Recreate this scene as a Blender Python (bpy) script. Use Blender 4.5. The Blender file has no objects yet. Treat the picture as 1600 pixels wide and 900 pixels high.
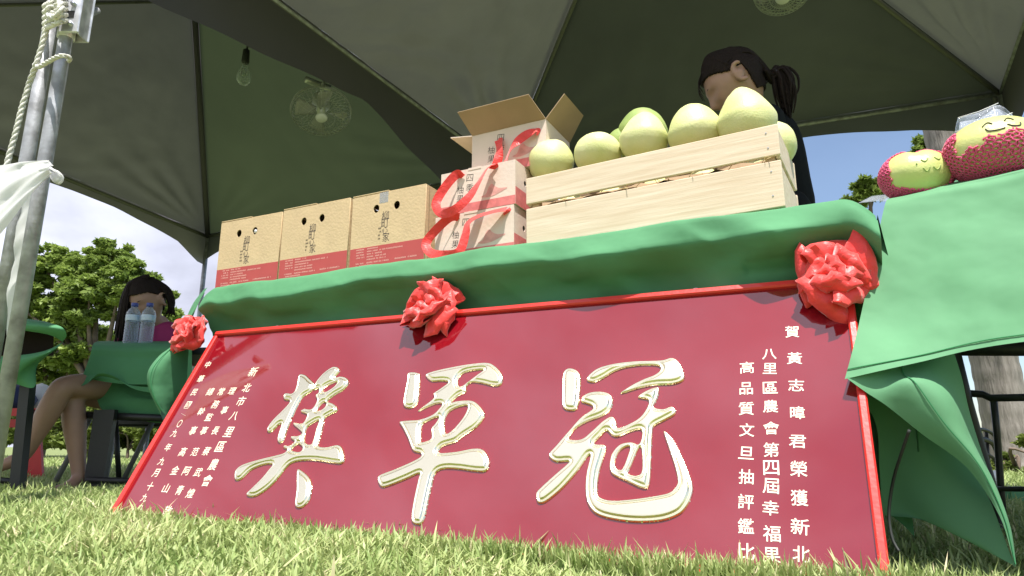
import bpy, bmesh, math, random
import numpy as np
from mathutils import Vector, Matrix, noise, Quaternion
R = math.radians
random.seed(7); rng = np.random.default_rng(7)
S = bpy.context.scene
COL = S.collection
# ------------------------------------------------------------------ camera
F_PX, PITCH, CAM_H = 1060.0, R(13.2), 0.189
cam = bpy.data.cameras.new('camera'); cam_o = bpy.data.objects.new('camera', cam); COL.objects.link(cam_o)
cam.sensor_width = 36.0; cam.lens = F_PX/1600*36.0
cam.clip_start = 0.02; cam.clip_end = 3000
cam_o.location = (0, 0, CAM_H); cam_o.rotation_euler = (math.pi/2+PITCH, 0, 0)
S.camera = cam_o
# ------------------------------------------------------------------ light
SUN_EL, SUN_AZ = R(69), R(172)
to_sun = Vector((math.sin(SUN_AZ)*math.cos(SUN_EL), math.cos(SUN_AZ)*math.cos(SUN_EL), math.sin(SUN_EL)))
sun = bpy.data.lights.new('sun', 'SUN'); sun.energy = 4.6; sun.angle = R(0.5); sun.color = (1, .965, .91)
sun_o = bpy.data.objects.new('sun', sun); COL.objects.link(sun_o)
sun_o.rotation_euler = to_sun.to_track_quat('Z', 'Y').to_euler()
W = bpy.data.worlds.new('World'); S.world = W; W.use_nodes = True
wt = W.node_tree; wt.nodes.clear()
def wn(t, **k):
    n = wt.nodes.new(t)
    for a, b in k.items(): setattr(n, a, b)
    return n
sky = wn('ShaderNodeTexSky', sky_type='NISHITA', sun_disc=False, sun_elevation=SUN_EL, sun_rotation=SUN_AZ, air_density=1.0, dust_density=0.6, ozone_density=1.6)
tc = wn('ShaderNodeTexCoord'); mp = wn('ShaderNodeMapping'); mp.inputs['Scale'].default_value = (1.1, 1.1, 2.0); mp.inputs['Location'].default_value = (.3, .2, .1)
nz2 = wn('ShaderNodeTexNoise'); nz2.inputs['Scale'].default_value = 3.6; nz2.inputs['Detail'].default_value = 6; mr2 = wn('ShaderNodeMapRange'); mr2.inputs[1].default_value = .36; mr2.inputs[2].default_value = .64; mr2.inputs[3].default_value = .72; mr2.inputs[4].default_value = 1.32; ml = wn('ShaderNodeMix', data_type='RGBA', blend_type='MULTIPLY'); ml.inputs[0].default_value = 1.
nz = wn('ShaderNodeTexNoise'); nz.inputs['Scale'].default_value = 1.7; nz.inputs['Detail'].default_value = 7; nz.inputs['Roughness'].default_value = .55
sx = wn('ShaderNodeSeparateXYZ'); ma = wn('ShaderNodeMath', operation='MULTIPLY_ADD'); ma.inputs[1].default_value = -.30
cr = wn('ShaderNodeMapRange'); cr.inputs[1].default_value = .36; cr.inputs[2].default_value = .55; cr.inputs[3].default_value = .07; cr.interpolation_type = 'SMOOTHSTEP'
mx = wn('ShaderNodeMix', data_type='RGBA'); ml.inputs[6].default_value = (5.1, 5.3, 6.4, 1)
bg = wn('ShaderNodeBackground'); bg.inputs[1].default_value = .10; wo = wn('ShaderNodeOutputWorld')
L = wt.links.new
L(tc.outputs['Generated'], mp.inputs[0]); L(mp.outputs[0], nz.inputs[0]); L(tc.outputs['Generated'], sx.inputs[0])
L(sx.outputs[0], ma.inputs[0]); L(nz.outputs[0], ma.inputs[2]); L(ma.outputs[0], cr.inputs[0]); L(cr.outputs[0], mx.inputs[0])
L(mp.outputs[0], nz2.inputs[0]); L(nz2.outputs[0], mr2.inputs[0]); L(mr2.outputs[0], ml.inputs[7]); L(ml.outputs[2], mx.inputs[7]); L(sky.outputs[0], mx.inputs[6]); L(mx.outputs[2], bg.inputs[0]); L(bg.outputs[0], wo.inputs[0])
S.view_settings.view_transform = 'Standard'; S.view_settings.look = 'None'; S.view_settings.exposure = 0.85; S.view_settings.gamma = 1
S.render.engine = 'CYCLES'
S.cycles.max_bounces = 8; S.cycles.diffuse_bounces = 4; S.cycles.transparent_max_bounces = 12
# ------------------------------------------------------------------ frames and unprojection (for measuring the place)
CP, SP = math.cos(PITCH), math.sin(PITCH)
TH = R(25)
X = Vector((math.cos(TH), -math.sin(TH), 0)); Y = Vector((math.sin(TH), math.cos(TH), 0)); Z = Vector((0, 0, 1))
CAM = Vector((0, 0, CAM_H)); O = Vector((-1.033, 1.822, 0))
def T(u, v, z): return O+X*u+Y*v+Z*z
def ray(x, y):
    a = (x-800)/F_PX; b = (450-y)/F_PX
    return Vector((a, CP-SP*b, SP+CP*b))
def onz(x, y, z): r = ray(x, y); return CAM+r*((z-CAM_H)/r.z)
def onv(x, y, v): r = ray(x, y); return CAM+r*(((O-CAM).dot(Y)+v)/r.dot(Y))
def ond(x, y, d): r = ray(x, y); return CAM+r*(d/r.y)
def onpl(x, y, p, n): r = ray(x, y); return CAM+r*((p-CAM).dot(n)/r.dot(n))
OB = Vector((-1.016, 1.787, -.002)); BET = R(62); _t = R(25.08); _x = Vector((math.cos(_t), -math.sin(_t), 0)); _y = Vector((math.sin(_t), math.cos(_t), 0)); _b = _y*math.cos(BET)+Z*math.sin(BET)
XB = _x*math.cos(R(-.42))+_b*math.sin(R(-.42)); BUP = _b*math.cos(R(-.42))-_x*math.sin(R(-.42)); BN = XB.cross(BUP)
def onb(x, y): d = onpl(x, y, OB, BN)-OB; return d.dot(XB), d.dot(BUP)
def uv_of(P): d = P-O; return d.dot(X), d.dot(Y), d.z
# ------------------------------------------------------------------ materials
MATS = {}
def mat(name, col, rough=.6, metal=0., noise_amt=.0, nscale=20., bump=0., bscale=60., spec=.5, sheen=0., trans=0., coat=0., alpha=1., transm=0., col2=None, stretch=(1, 1, 1), coords='Object', sss=0., transl=None, detail=4):
    m = bpy.data.materials.new(name); m.use_nodes = True; MATS[name] = m
    t = m.node_tree; b = t.nodes['Principled BSDF']; out = t.nodes['Material Output']
    b.inputs['Base Color'].default_value = (*col, 1); b.inputs['Roughness'].default_value = rough; b.inputs['Metallic'].default_value = metal
    b.inputs['Specular IOR Level'].default_value = spec
    b.inputs['Sheen Weight'].default_value = sheen; b.inputs['Coat Weight'].default_value = coat; b.inputs['Coat Roughness'].default_value = .04
    b.inputs['Transmission Weight'].default_value = transm; b.inputs['Alpha'].default_value = alpha
    if sss: b.inputs['Subsurface Weight'].default_value = sss; b.inputs['Subsurface Radius'].default_value = (.01, .004, .002)
    tcn = t.nodes.new('ShaderNodeTexCoord'); mpn = t.nodes.new('ShaderNodeMapping'); mpn.inputs['Scale'].default_value = stretch
    t.links.new(tcn.outputs[coords], mpn.inputs[0])
    if noise_amt or col2:
        n = t.nodes.new('ShaderNodeTexNoise'); n.inputs['Scale'].default_value = nscale; n.inputs['Detail'].default_value = detail
        t.links.new(mpn.outputs[0], n.inputs[0])
        r = t.nodes.new('ShaderNodeValToRGB'); r.color_ramp.elements[0].position = .32; r.color_ramp.elements[1].position = .68
        c2 = col2 if col2 else tuple(min(1, c*(1+noise_amt)) for c in col); c1 = col if col2 else tuple(c*(1-noise_amt) for c in col)
        r.color_ramp.elements[0].color = (*c1, 1); r.color_ramp.elements[1].color = (*c2, 1)
        t.links.new(n.outputs[0], r.inputs[0]); t.links.new(r.outputs[0], b.inputs['Base Color'])
    if bump:
        n2 = t.nodes.new('ShaderNodeTexNoise'); n2.inputs['Scale'].default_value = bscale; n2.inputs['Detail'].default_value = 3
        bp = t.nodes.new('ShaderNodeBump'); bp.inputs['Strength'].default_value = bump; bp.inputs['Distance'].default_value = .01
        t.links.new(mpn.outputs[0], n2.inputs[0]); t.links.new(n2.outputs[0], bp.inputs['Height']); t.links.new(bp.outputs[0], b.inputs['Normal'])
    if transl:
        tr = t.nodes.new('ShaderNodeBsdfTranslucent'); tr.inputs[0].default_value = (*transl[1], 1); mxs = t.nodes.new('ShaderNodeMixShader'); mxs.inputs[0].default_value = transl[0]
        t.links.new(b.outputs[0], mxs.inputs[1]); t.links.new(tr.outputs[0], mxs.inputs[2]); t.links.new(mxs.outputs[0], out.inputs[0])
    return m
M = dict(
 green=mat('green_cloth', (.105, .28, .135), .8, noise_amt=.08, nscale=6, bump=.8, bscale=7, sheen=.0, transl=(.04, (.08, .4, .15))),
 green_shade=mat('shaded_green_cloth', (.072, .235, .105), .85, noise_amt=.08, nscale=6, bump=.8, bscale=8),  # same green cloth, colour darkened because it catches less sun
 hem=mat('green_stitch', (.03, .19, .07), .85),
 banner=mat('red_lacquer', (.215, .005, .011), .6, noise_amt=.06, nscale=3, coat=1., spec=0., col2=(.185, .004, .010)),
 frame=mat('red_moulding', (.62, .028, .02), .35, coat=.3, bump=.05, bscale=90),
 gold=mat('polished_gold', (1.0, .92, .66), .24, metal=1, bump=.02, bscale=40),
 goldflat=mat('gold_rim', (1.0, .80, .46), .16, metal=1),
 white_letter=mat('cream_letter', (.85, .74, .56), .35, spec=.6),
 ros=mat('red_ribbon', (.86, .05, .042), .45, noise_amt=.12, nscale=30, sheen=.4, bump=.3, bscale=70, transl=(.18, (.9, .05, .04))),
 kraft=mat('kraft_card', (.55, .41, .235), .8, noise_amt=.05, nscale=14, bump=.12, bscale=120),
 kraft_shade=mat('shaded_kraft', (.30, .205, .12), .85, noise_amt=.06, nscale=14),  # kraft brown darkened to paint the shade under the open flaps
 printred=mat('red_print', (.43, .065, .06), .6, noise_amt=.04, nscale=20),
 paleink=mat('pale_print', (.75, .42, .36), .7),
 ink=mat('black_ink', (.045, .035, .03), .7),
 white_card=mat('cream_card', (.68, .55, .46), .7, noise_amt=.04, nscale=12, bump=.08, bscale=100),
 pink=mat('pink_print', (.62, .17, .16), .65, noise_amt=.15, nscale=60),
 pinkpale=mat('pale_pink_print', (.66, .33, .29), .65, noise_amt=.15, nscale=60),
 wood=mat('pine_plank', (.74, .62, .47), .62, col2=(.62, .48, .33), nscale=5, stretch=(1, 6, 22), bump=.06, bscale=14, detail=6),
 wood_dark=mat('pine_inside', (.50, .35, .20), .7, noise_amt=.1, stretch=(1, 6, 22), nscale=6),
 straw=mat('straw', (.70, .55, .28), .8),
 pomelo=mat('pomelo_skin', (.68, .67, .36), .46, col2=(.58, .61, .25), nscale=11, bump=.15, bscale=240, spec=.3, sss=.08, detail=9),
 pomelo_dk=mat('green_pomelo_skin', (.24, .33, .10), .5, col2=(.38, .46, .15), nscale=10, bump=.14, bscale=260, spec=.35),
 pomelo_y=mat('yellow_pomelo_skin', (.66, .63, .24), .35, col2=(.54, .59, .20), nscale=7, bump=.12, bscale=130, coat=.25),
 foam=mat('pink_foam', (.86, .10, .26), .6, sheen=.3, transl=(.25, (.9, .1, .25))),
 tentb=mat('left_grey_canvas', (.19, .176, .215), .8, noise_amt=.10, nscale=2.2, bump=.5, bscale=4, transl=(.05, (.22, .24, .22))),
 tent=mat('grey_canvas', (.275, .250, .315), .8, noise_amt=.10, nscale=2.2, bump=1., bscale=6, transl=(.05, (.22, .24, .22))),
 tent_bounce=mat('green_bounce_canvas', (.105, .125, .115), .8, noise_amt=.12, nscale=1.2, bump=.3, bscale=3, transl=(.05, (.2, .26, .14))),  # canvas grey tinted to paint in green light bounced off the grass
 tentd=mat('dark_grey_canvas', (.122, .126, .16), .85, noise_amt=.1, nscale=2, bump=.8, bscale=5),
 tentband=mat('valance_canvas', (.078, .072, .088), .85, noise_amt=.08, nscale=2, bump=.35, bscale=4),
 steel=mat('galvanised_steel', (.50, .52, .56), .42, metal=.75, noise_amt=.22, nscale=30, bump=.12, bscale=60),
 steel_d=mat('weathered_pipe', (.46, .47, .50), .55, metal=.35, col2=(.24, .24, .25), nscale=22, bump=.15, bscale=60),
 bar=mat('dark_frame_bar', (.16, .16, .145), .6, metal=.2),
 bracket=mat('white_bracket', (.62, .62, .66), .35, metal=.4, noise_amt=.3, nscale=25),
 rope=mat('white_rope', (.66, .64, .58), .9, noise_amt=.15, nscale=80, bump=.4, bscale=200),
 sheer=mat('sheer_white_fabric', (.86, .85, .84), .7, noise_amt=.04, nscale=8, transl=(.45, (.9, .9, .92))),
 opening_dark=mat('opening_shade', (.022, .016, .013), .95, spec=.1),  # near-black standing in for shade in the far left cloth opening
 black=mat('black_metal', (.018, .018, .018), .45, spec=.5, bump=.05),
 blackfab=mat('black_cotton', (.006, .007, .008), .95, bump=.5, bscale=18, spec=.2),
 magenta=mat('magenta_shirt', (.36, .03, .13), .85, bump=.35, bscale=25, noise_amt=.1, nscale=12),
 skin=mat('skin', (.37, .215, .15), .5, noise_amt=.05, nscale=25, sss=.15),
 hair=mat('dark_hair', (.020, .013, .011), .7, bump=.6, bscale=120, stretch=(3, 3, .4), spec=.15),
 lip=mat('lips', (.42, .10, .09), .45),
 plastic_red=mat('red_plastic', (.55, .02, .02), .4, noise_amt=.05),
 navy=mat('navy_fabric', (.03, .04, .12), .8, bump=.3, bscale=20),
 whitefab=mat('white_fabric', (.72, .72, .74), .8, bump=.3, bscale=20),
 cable=mat('black_rubber', (.02, .025, .02), .6),
 grille=mat('fan_wire', (.50, .52, .48), .4, metal=.7),
 fanblade=mat('fan_plastic', (.40, .40, .38), .4, alpha=.8),
 cap=mat('blue_cap', (.05, .07, .30), .4),
 label=mat('bottle_label', (.35, .50, .66), .5, col2=(.75, .78, .80), nscale=30),
 bark=mat('palm_bark', (.30, .27, .24), .9, col2=(.17, .15, .13), nscale=9, stretch=(5, 5, .6), bump=.8, bscale=14),
 trunk=mat('tree_bark', (.16, .12, .09), .9, noise_amt=.3, nscale=9, bump=.6, bscale=14),
 soil=mat('lawn_soil', (.12, .15, .045), 1., col2=(.20, .24, .08), nscale=3, bump=.6, bscale=40),
 drink=mat('grey_sandal', (.2, .17, .15), .7),
)
MATS['red_lacquer'].node_tree.nodes['Principled BSDF'].inputs['Coat IOR'].default_value = 2.0
# clear plastics
def clear(name, tint, mixf, rough=.08):
    m = bpy.data.materials.new(name); m.use_nodes = True; t = m.node_tree; t.nodes.clear()
    o = t.nodes.new('ShaderNodeOutputMaterial'); a = t.nodes.new('ShaderNodeBsdfTransparent'); a.inputs[0].default_value = (*tint, 1)
    g = t.nodes.new('ShaderNodeBsdfPrincipled'); g.inputs['Base Color'].default_value = (.7, .75, .85, 1); g.inputs['Roughness'].default_value = rough; g.inputs['Coat Weight'].default_value = 1
    n = t.nodes.new('ShaderNodeTexNoise'); n.inputs['Scale'].default_value = 18; bp = t.nodes.new('ShaderNodeBump'); bp.inputs['Strength'].default_value = .5; bp.inputs['Distance'].default_value = .01
    t.links.new(n.outputs[0], bp.inputs['Height']); t.links.new(bp.outputs[0], g.inputs['Normal'])
    lw = t.nodes.new('ShaderNodeLayerWeight'); lw.inputs[0].default_value = .35; ad = t.nodes.new('ShaderNodeMath'); ad.operation = 'MULTIPLY_ADD'; ad.inputs[1].default_value = .5; ad.inputs[2].default_value = mixf
    t.links.new(lw.outputs['Facing'], ad.inputs[0])
    x = t.nodes.new('ShaderNodeMixShader'); t.links.new(ad.outputs[0], x.inputs[0]); t.links.new(a.outputs[0], x.inputs[1]); t.links.new(g.outputs[0], x.inputs[2]); t.links.new(x.outputs[0], o.inputs[0])
    return m
M['bag'] = clear('clear_cellophane', (.93, .95, .98), .10)
M['bottle'] = clear('clear_bottle_plastic', (.80, .86, .92), .18)
M['bulb'] = clear('bulb_glass', (.85, .9, .85), .12)
def leafmat(name, c1, c2, tr):
    m = bpy.data.materials.new(name); m.use_nodes = True; t = m.node_tree; b = t.nodes['Principled BSDF']; out = t.nodes['Material Output']
    at = t.nodes.new('ShaderNodeAttribute'); at.attribute_name = 'tone'
    r = t.nodes.new('ShaderNodeValToRGB'); r.color_ramp.elements[0].color = (*c1, 1); r.color_ramp.elements[1].color = (*c2, 1)
    t.links.new(at.outputs['Fac'], r.inputs[0]); t.links.new(r.outputs[0], b.inputs['Base Color']); b.inputs['Roughness'].default_value = .5
    if name == 'grass_blade': r.color_ramp.elements[1].position = .86; _e = r.color_ramp.elements.new(1.); _e.color = (.66, .58, .36, 1)
    b.inputs['Specular IOR Level'].default_value = .35
    x = t.nodes.new('ShaderNodeBsdfTranslucent'); t.links.new(r.outputs[0], x.inputs[0]); ms = t.nodes.new('ShaderNodeMixShader'); ms.inputs[0].default_value = tr
    t.links.new(b.outputs[0], ms.inputs[1]); t.links.new(x.outputs[0], ms.inputs[2]); t.links.new(ms.outputs[0], out.inputs[0])
    return m
M['grass'] = leafmat('grass_blade', (.16, .27, .055), (.50, .56, .24), .30)
M['leaf'] = leafmat('tree_leaf', (.07, .13, .02), (.36, .46, .11), .42)
M['leafy'] = leafmat('bush_leaf', (.08, .13, .02), (.30, .36, .09), .35)
# ------------------------------------------------------------------ object helpers
def raw(name, verts, faces, m, parent=None, smooth=False, tone=None):
    me = bpy.data.meshes.new(name); me.from_pydata([tuple(v) for v in verts], [], faces); me.update()
    if smooth: me.polygons.foreach_set('use_smooth', [True]*len(me.polygons))
    if m is not None: me.materials.append(m)
    o = bpy.data.objects.new(name, me); COL.objects.link(o)
    if parent is not None: o.parent = parent
    return o
def tag(o, label=None, cat=None, group=None, kind=None):
    if label: o['label'] = label
    if cat: o['category'] = cat
    if group: o['group'] = group
    if kind: o['kind'] = kind
    return o
def thing(name, label, cat, loc=(0, 0, 0), rz=0., group=None):
    o = bpy.data.objects.new(name, None); COL.objects.link(o); o.location = loc; o.rotation_euler = (0, 0, rz); o.empty_display_size = .1
    return tag(o, label, cat, group)
class MB:
    def __init__(s): s.v = []; s.f = []
    def add(s, v, f):
        n = len(s.v); s.v += [Vector(p) for p in v]; s.f += [[i+n for i in q] for q in f]; return s
    def box(s, a, b, bev=0.):
        (x0, y0, z0), (x1, y1, z1) = a, b
        if not bev:
            v = [(x, y, z) for x in (x0, x1) for y in (y0, y1) for z in (z0, z1)]
            return s.add(v, [(0, 1, 3, 2), (4, 6, 7, 5), (0, 4, 5, 1), (2, 3, 7, 6), (0, 2, 6, 4), (1, 5, 7, 3)])
        bm = bmesh.new(); r = bmesh.ops.create_cube(bm, size=1)
        for w in bm.verts: w.co = Vector(((x0+x1)/2+w.co.x*(x1-x0), (y0+y1)/2+w.co.y*(y1-y0), (z0+z1)/2+w.co.z*(z1-z0)))
        bmesh.ops.bevel(bm, geom=bm.edges[:], offset=bev, segments=1, affect='EDGES')
        bm.verts.index_update(); s.add([w.co.copy() for w in bm.verts], [[w.index for w in q.verts] for q in bm.faces]); bm.free(); return s
    def tube(s, pts, r, n=10, cap=True, flat=1.):
        pts = [Vector(p) for p in pts]; rs = r if isinstance(r, (list, tuple)) else [r]*len(pts)
        v = []; f = []; up = None
        for i, p in enumerate(pts):
            d = (pts[min(i+1, len(pts)-1)]-pts[max(i-1, 0)])
            if d.length < 1e-9: d = Vector((0, 0, 1))
            d.normalize()
            if up is None: up = d.orthogonal().normalized()
            up = (up-d*up.dot(d)); up = up.normalized() if up.length > 1e-6 else d.orthogonal().normalized()
            w = d.cross(up)
            for k in range(n):
                a = 2*math.pi*k/n; v.append(p+up*(rs[i]*math.cos(a))+w*(rs[i]*flat*math.sin(a)))
        for i in range(len(pts)-1):
            for k in range(n): f.append((i*n+k, i*n+(k+1) % n, (i+1)*n+(k+1) % n, (i+1)*n+k))
        if cap: f.append(tuple(range(n))[::-1]); f.append(tuple(range((len(pts)-1)*n, len(pts)*n)))
        return s.add(v, f)
    def lathe(s, prof, n=24, c=(0, 0, 0)):
        v = []; f = []; c = Vector(c)
        for r, z in prof:
            for k in range(n): a = 2*math.pi*k/n; v.append(c+Vector((r*math.cos(a), r*math.sin(a), z)))
        for i in range(len(prof)-1):
            for k in range(n): f.append((i*n+k, i*n+(k+1) % n, (i+1)*n+(k+1) % n, (i+1)*n+k))
        return s.add(v, f)
    def grid(s, P):
        nr, nc = len(P), len(P[0])
        return s.add([q for r in P for q in r], [(i*nc+j, i*nc+j+1, (i+1)*nc+j+1, (i+1)*nc+j) for i in range(nr-1) for j in range(nc-1)])
    def build(s, name, m, parent=None, smooth=False): return raw(name, s.v, s.f, m, parent, smooth)
def autosmooth(o, ang=35):
    me = o.data; bm = bmesh.new(); bm.from_mesh(me); bmesh.ops.recalc_face_normals(bm, faces=bm.faces[:])
    for e in bm.edges:
        if len(e.link_faces) == 2 and e.calc_face_angle(0) > R(ang): e.smooth = False
    for q in bm.faces: q.smooth = True
    bm.to_mesh(me); bm.free(); return o
def solid(o, t, off=0.):
    md = o.modifiers.new('thickness', 'SOLIDIFY'); md.thickness = t; md.offset = off; return o
def catmull(pts, n=6, closed=True):
    P = [Vector(p) for p in pts]; N = len(P); out = []
    rngi = range(N if closed else N-1)
    for i in rngi:
        a, b, c, d = (P[(i-1) % N], P[i], P[(i+1) % N], P[(i+2) % N]) if closed else (P[max(i-1, 0)], P[i], P[i+1], P[min(i+2, N-1)])
        for k in range(n):
            t = k/n; out.append(.5*((2*b)+(c-a)*t+(2*a-5*b+4*c-d)*t*t+(3*b-3*c+d-a)*t**3))
    if not closed: out.append(P[-1])
    return out
def flatcurve(name, loops, m, parent, extrude=.001, bevel=0., offset=0., z=0., bres=2):
    """filled 2D outline with holes, thickened and bevelled, as a mesh"""
    cu = bpy.data.curves.new(name, 'CURVE'); cu.dimensions = '2D'; cu.fill_mode = 'BOTH'
    for lp in loops:
        sp = cu.splines.new('POLY'); sp.points.add(len(lp)-1); sp.use_cyclic_u = True
        for i, p in enumerate(lp): sp.points[i].co = (p[0], p[1], 0, 1)
    cu.extrude = extrude; cu.bevel_depth = bevel; cu.bevel_resolution = bres; cu.offset = offset
    return curve2mesh(name, cu, m, parent, z)
def curve2mesh(name, cu, m, parent, z=0., link=True):
    t = bpy.data.objects.new('tmp', cu); COL.objects.link(t)
    dg = bpy.context.evaluated_depsgraph_get(); me = bpy.data.meshes.new_from_object(t.evaluated_get(dg)); bpy.data.objects.remove(t)
    me.name = name
    me.materials.clear(); me.materials.append(m)
    if not link: return me
    o = bpy.data.objects.new(name, me); COL.objects.link(o); o.parent = parent; o.location.z = z; return o
GL = {}
def glyph(ch, m, bold=.012, extrude=.02):
    k = (ch, m.name, bold, extrude)
    if k not in GL:
        cu = bpy.data.curves.new('glyph', 'FONT'); cu.body = ch; cu.size = 1; cu.extrude = extrude; cu.offset = bold; cu.resolution_u = 3
        me = curve2mesh('letter', cu, m, None, link=False)
        co = np.array([v.co[:] for v in me.vertices]); mn, mxx = co.min(0), co.max(0); c = (mn+mxx)/2; s = 1/max(mxx[0]-mn[0], mxx[1]-mn[1])
        for v in me.vertices: v.co = ((v.co.x-c[0])*s, (v.co.y-c[1])*s, (v.co.z-mn[2])*s)
        GL[k] = me
    return GL[k]
def put_glyph(name, ch, m, parent, mtx, sx, sy, sz, shear=0., bold=.012):
    o = bpy.data.objects.new(name, glyph(ch, m, bold)); COL.objects.link(o); o.parent = parent
    o.matrix_local = mtx @ Matrix(((sx, shear*sx, 0, 0), (0, sy, 0, 0), (0, 0, sz, 0), (0, 0, 0, 1)))
    return o
def fbm(p, sc=1.): return noise.fractal(Vector(p)*sc, 1., 2., 4)
# ------------------------------------------------------------------ ground
def sstep(a, b, x): t = min(1, max(0, (x-a)/(b-a))); return t*t*(3-2*t)
def gz(x, y): return -.042*sstep(-.5, .35, x)*(1-sstep(1.1, 1.9, y))
def ground():
    n = 110; xs = [math.copysign((abs(t)**4)*1500+abs(t)*8, t) for t in np.linspace(-1, 1, 2*n+1)]
    v = []; f = []
    for y in xs:
        for x in xs:
            r = math.hypot(x, y); v.append((x, y+2, gz(x, y+2) if r < 8 else .012*min(r-8, 12)*(.4+.3*math.sin(x*.11)+.3*math.cos(y*.07))))
    k = 2*n+1
    for i in range(2*n):
        for j in range(2*n): f.append((i*k+j, i*k+j+1, (i+1)*k+j+1, (i+1)*k+j))
    return tag(raw('lawn_ground', v, f, M['soil'], smooth=True), kind='structure')
ground()
def grass():
    P = []
    def zone(d0, d1, dens, wide=.95):
        A = wide*2*(d1**2-d0**2)/2; n = int(A*dens); d = np.sqrt(rng.uniform(d0**2, d1**2, n)); x = rng.uniform(-wide, wide, n)*d
        return np.stack([x, d], 1)
    Z1 = zone(.78, 1.7, 26000); Z2 = zone(1.7, 2.6, 15000); Z3 = zone(2.6, 5, 3200); Z4 = zone(5, 13, 420)
    pos = np.concatenate([Z1, Z2, Z3, Z4]); F = rng.uniform(0, 1, (5200, 2)); bb = np.array([-1.016, 1.787]); xd = np.array([.906, -.424]); yd = np.array([.424, .906])
    Zf = bb+F[:, :1]*1.9*xd-.02*xd-(.004+.055*F[:, 1:])*yd; pos = np.concatenate([pos, Zf]); n = len(pos)
    sc = np.concatenate([np.full(len(Z1), 1.), np.full(len(Z2), 1.1), np.full(len(Z3), 1.35), np.full(len(Z4), 2.0), np.full(5200, 1.)])
    cl = np.array([noise.noise((p[0]*5, p[1]*5, 0)) for p in pos])
    hgt = (rng.gamma(9, .0036, n)+.008)*(.85+.45*cl)*np.minimum(sc, 1.25); hgt = np.clip(hgt, .012, .085)
    wd = rng.uniform(.0014, .0030, n)*sc*1.05
    az = rng.uniform(0, 2*math.pi, n); lean = rng.uniform(.1, 1.15, n)*hgt
    faz = az+rng.normal(0, .5, n)
    dx, dy = np.cos(az)*lean, np.sin(az)*lean; wx, wy = -np.sin(faz)*wd, np.cos(faz)*wd
    b = np.zeros((n, 7, 3))
    gzz = np.array([gz(p[0], p[1]) for p in pos]); hgt *= 1+gzz*4
    hgt[-5200:] = rng.uniform(.016, .036, 5200)*(1+.5*(rng.random(5200) < .1))-gzz[-5200:]; lean[-5200:] = rng.uniform(.05, .6, 5200)*hgt[-5200:]; dx, dy = np.cos(az)*lean, np.sin(az)*lean
    def lvl(i, t, w, sgn):
        b[:, i, 0] = pos[:, 0]+dx*t*t+sgn*wx*w; b[:, i, 1] = pos[:, 1]+dy*t*t+sgn*wy*w; b[:, i, 2] = gzz+hgt*(t-.22*t*t*np.minimum(1.2, lean/hgt))
    lvl(0, 0, .8, -1); lvl(1, 0, .8, 1); lvl(2, .4, 1, -1); lvl(3, .4, 1, 1); lvl(4, .75, .7, -1); lvl(5, .75, .7, 1); lvl(6, 1, 0, 0)
    me = bpy.data.meshes.new('lawn_grass'); me.vertices.add(n*7); me.vertices.foreach_set('co', b.ravel())
    base = (np.arange(n)*7)[:, None]
    idx = np.concatenate([base+np.array([0, 1, 3, 2]), base+np.array([2, 3, 5, 4]), base+np.array([4, 5, 6])], 1).ravel()
    me.loops.add(n*11); me.loops.foreach_set('vertex_index', idx)
    ls = (np.arange(n)*11)[:, None]+np.array([0, 4, 8]); me.polygons.add(n*3)
    me.polygons.foreach_set('loop_start', ls.ravel()); me.update(calc_edges=True); me.validate()
    tone = np.repeat(np.clip(rng.beta(2, 2, n)*.8+.1+.25*cl+(rng.random(n) < .05)*.5, 0, 1), 7)
    at = me.attributes.new('tone', 'FLOAT', 'POINT'); at.data.foreach_set('value', tone.astype(np.float32))
    me.materials.append(M['grass']); o = bpy.data.objects.new('lawn_grass', me); COL.objects.link(o)
    tag(o, kind='stuff')
grass()
# ------------------------------------------------------------------ banner
ban = thing('award_plaque', 'long red lacquered award plaque with three big gold characters leaning on the table', 'plaque', OB)
ban.matrix_world = Matrix.Translation(OB) @ Matrix((XB, BUP, BN)).transposed().to_4x4()
BW, BL_ = 1.725, .598
MB().box((0, 0, -.018), (BW, BL_, 0), .002).build('panel', M['banner'], ban)
fw = .013
for a, b in [((-.004, BL_-fw, -.02), (BW+.004, BL_+.003, .009)), ((-.004, -.003, -.02), (BW+.004, fw, .009)), ((-.004, fw+.0005, -.02), (fw-.002, BL_-fw-.0005, .009)), ((BW-fw+.002, fw+.0005, -.02), (BW+.004, BL_-fw-.0005, .009))]:
    MB().box(a, b, .003).build('frame_strip', M['frame'], ban)
for px in (436, 1084):
    a = onb(px, 500)[0]; pts = [(a+.006*math.cos(t), BL_+.006+.007*math.sin(t), -.004) for t in np.linspace(0, 2*math.pi, 14)]
    MB().tube(pts, .0013, 6, cap=False).build('hanging_loop', M['steel'], ban)
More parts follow.
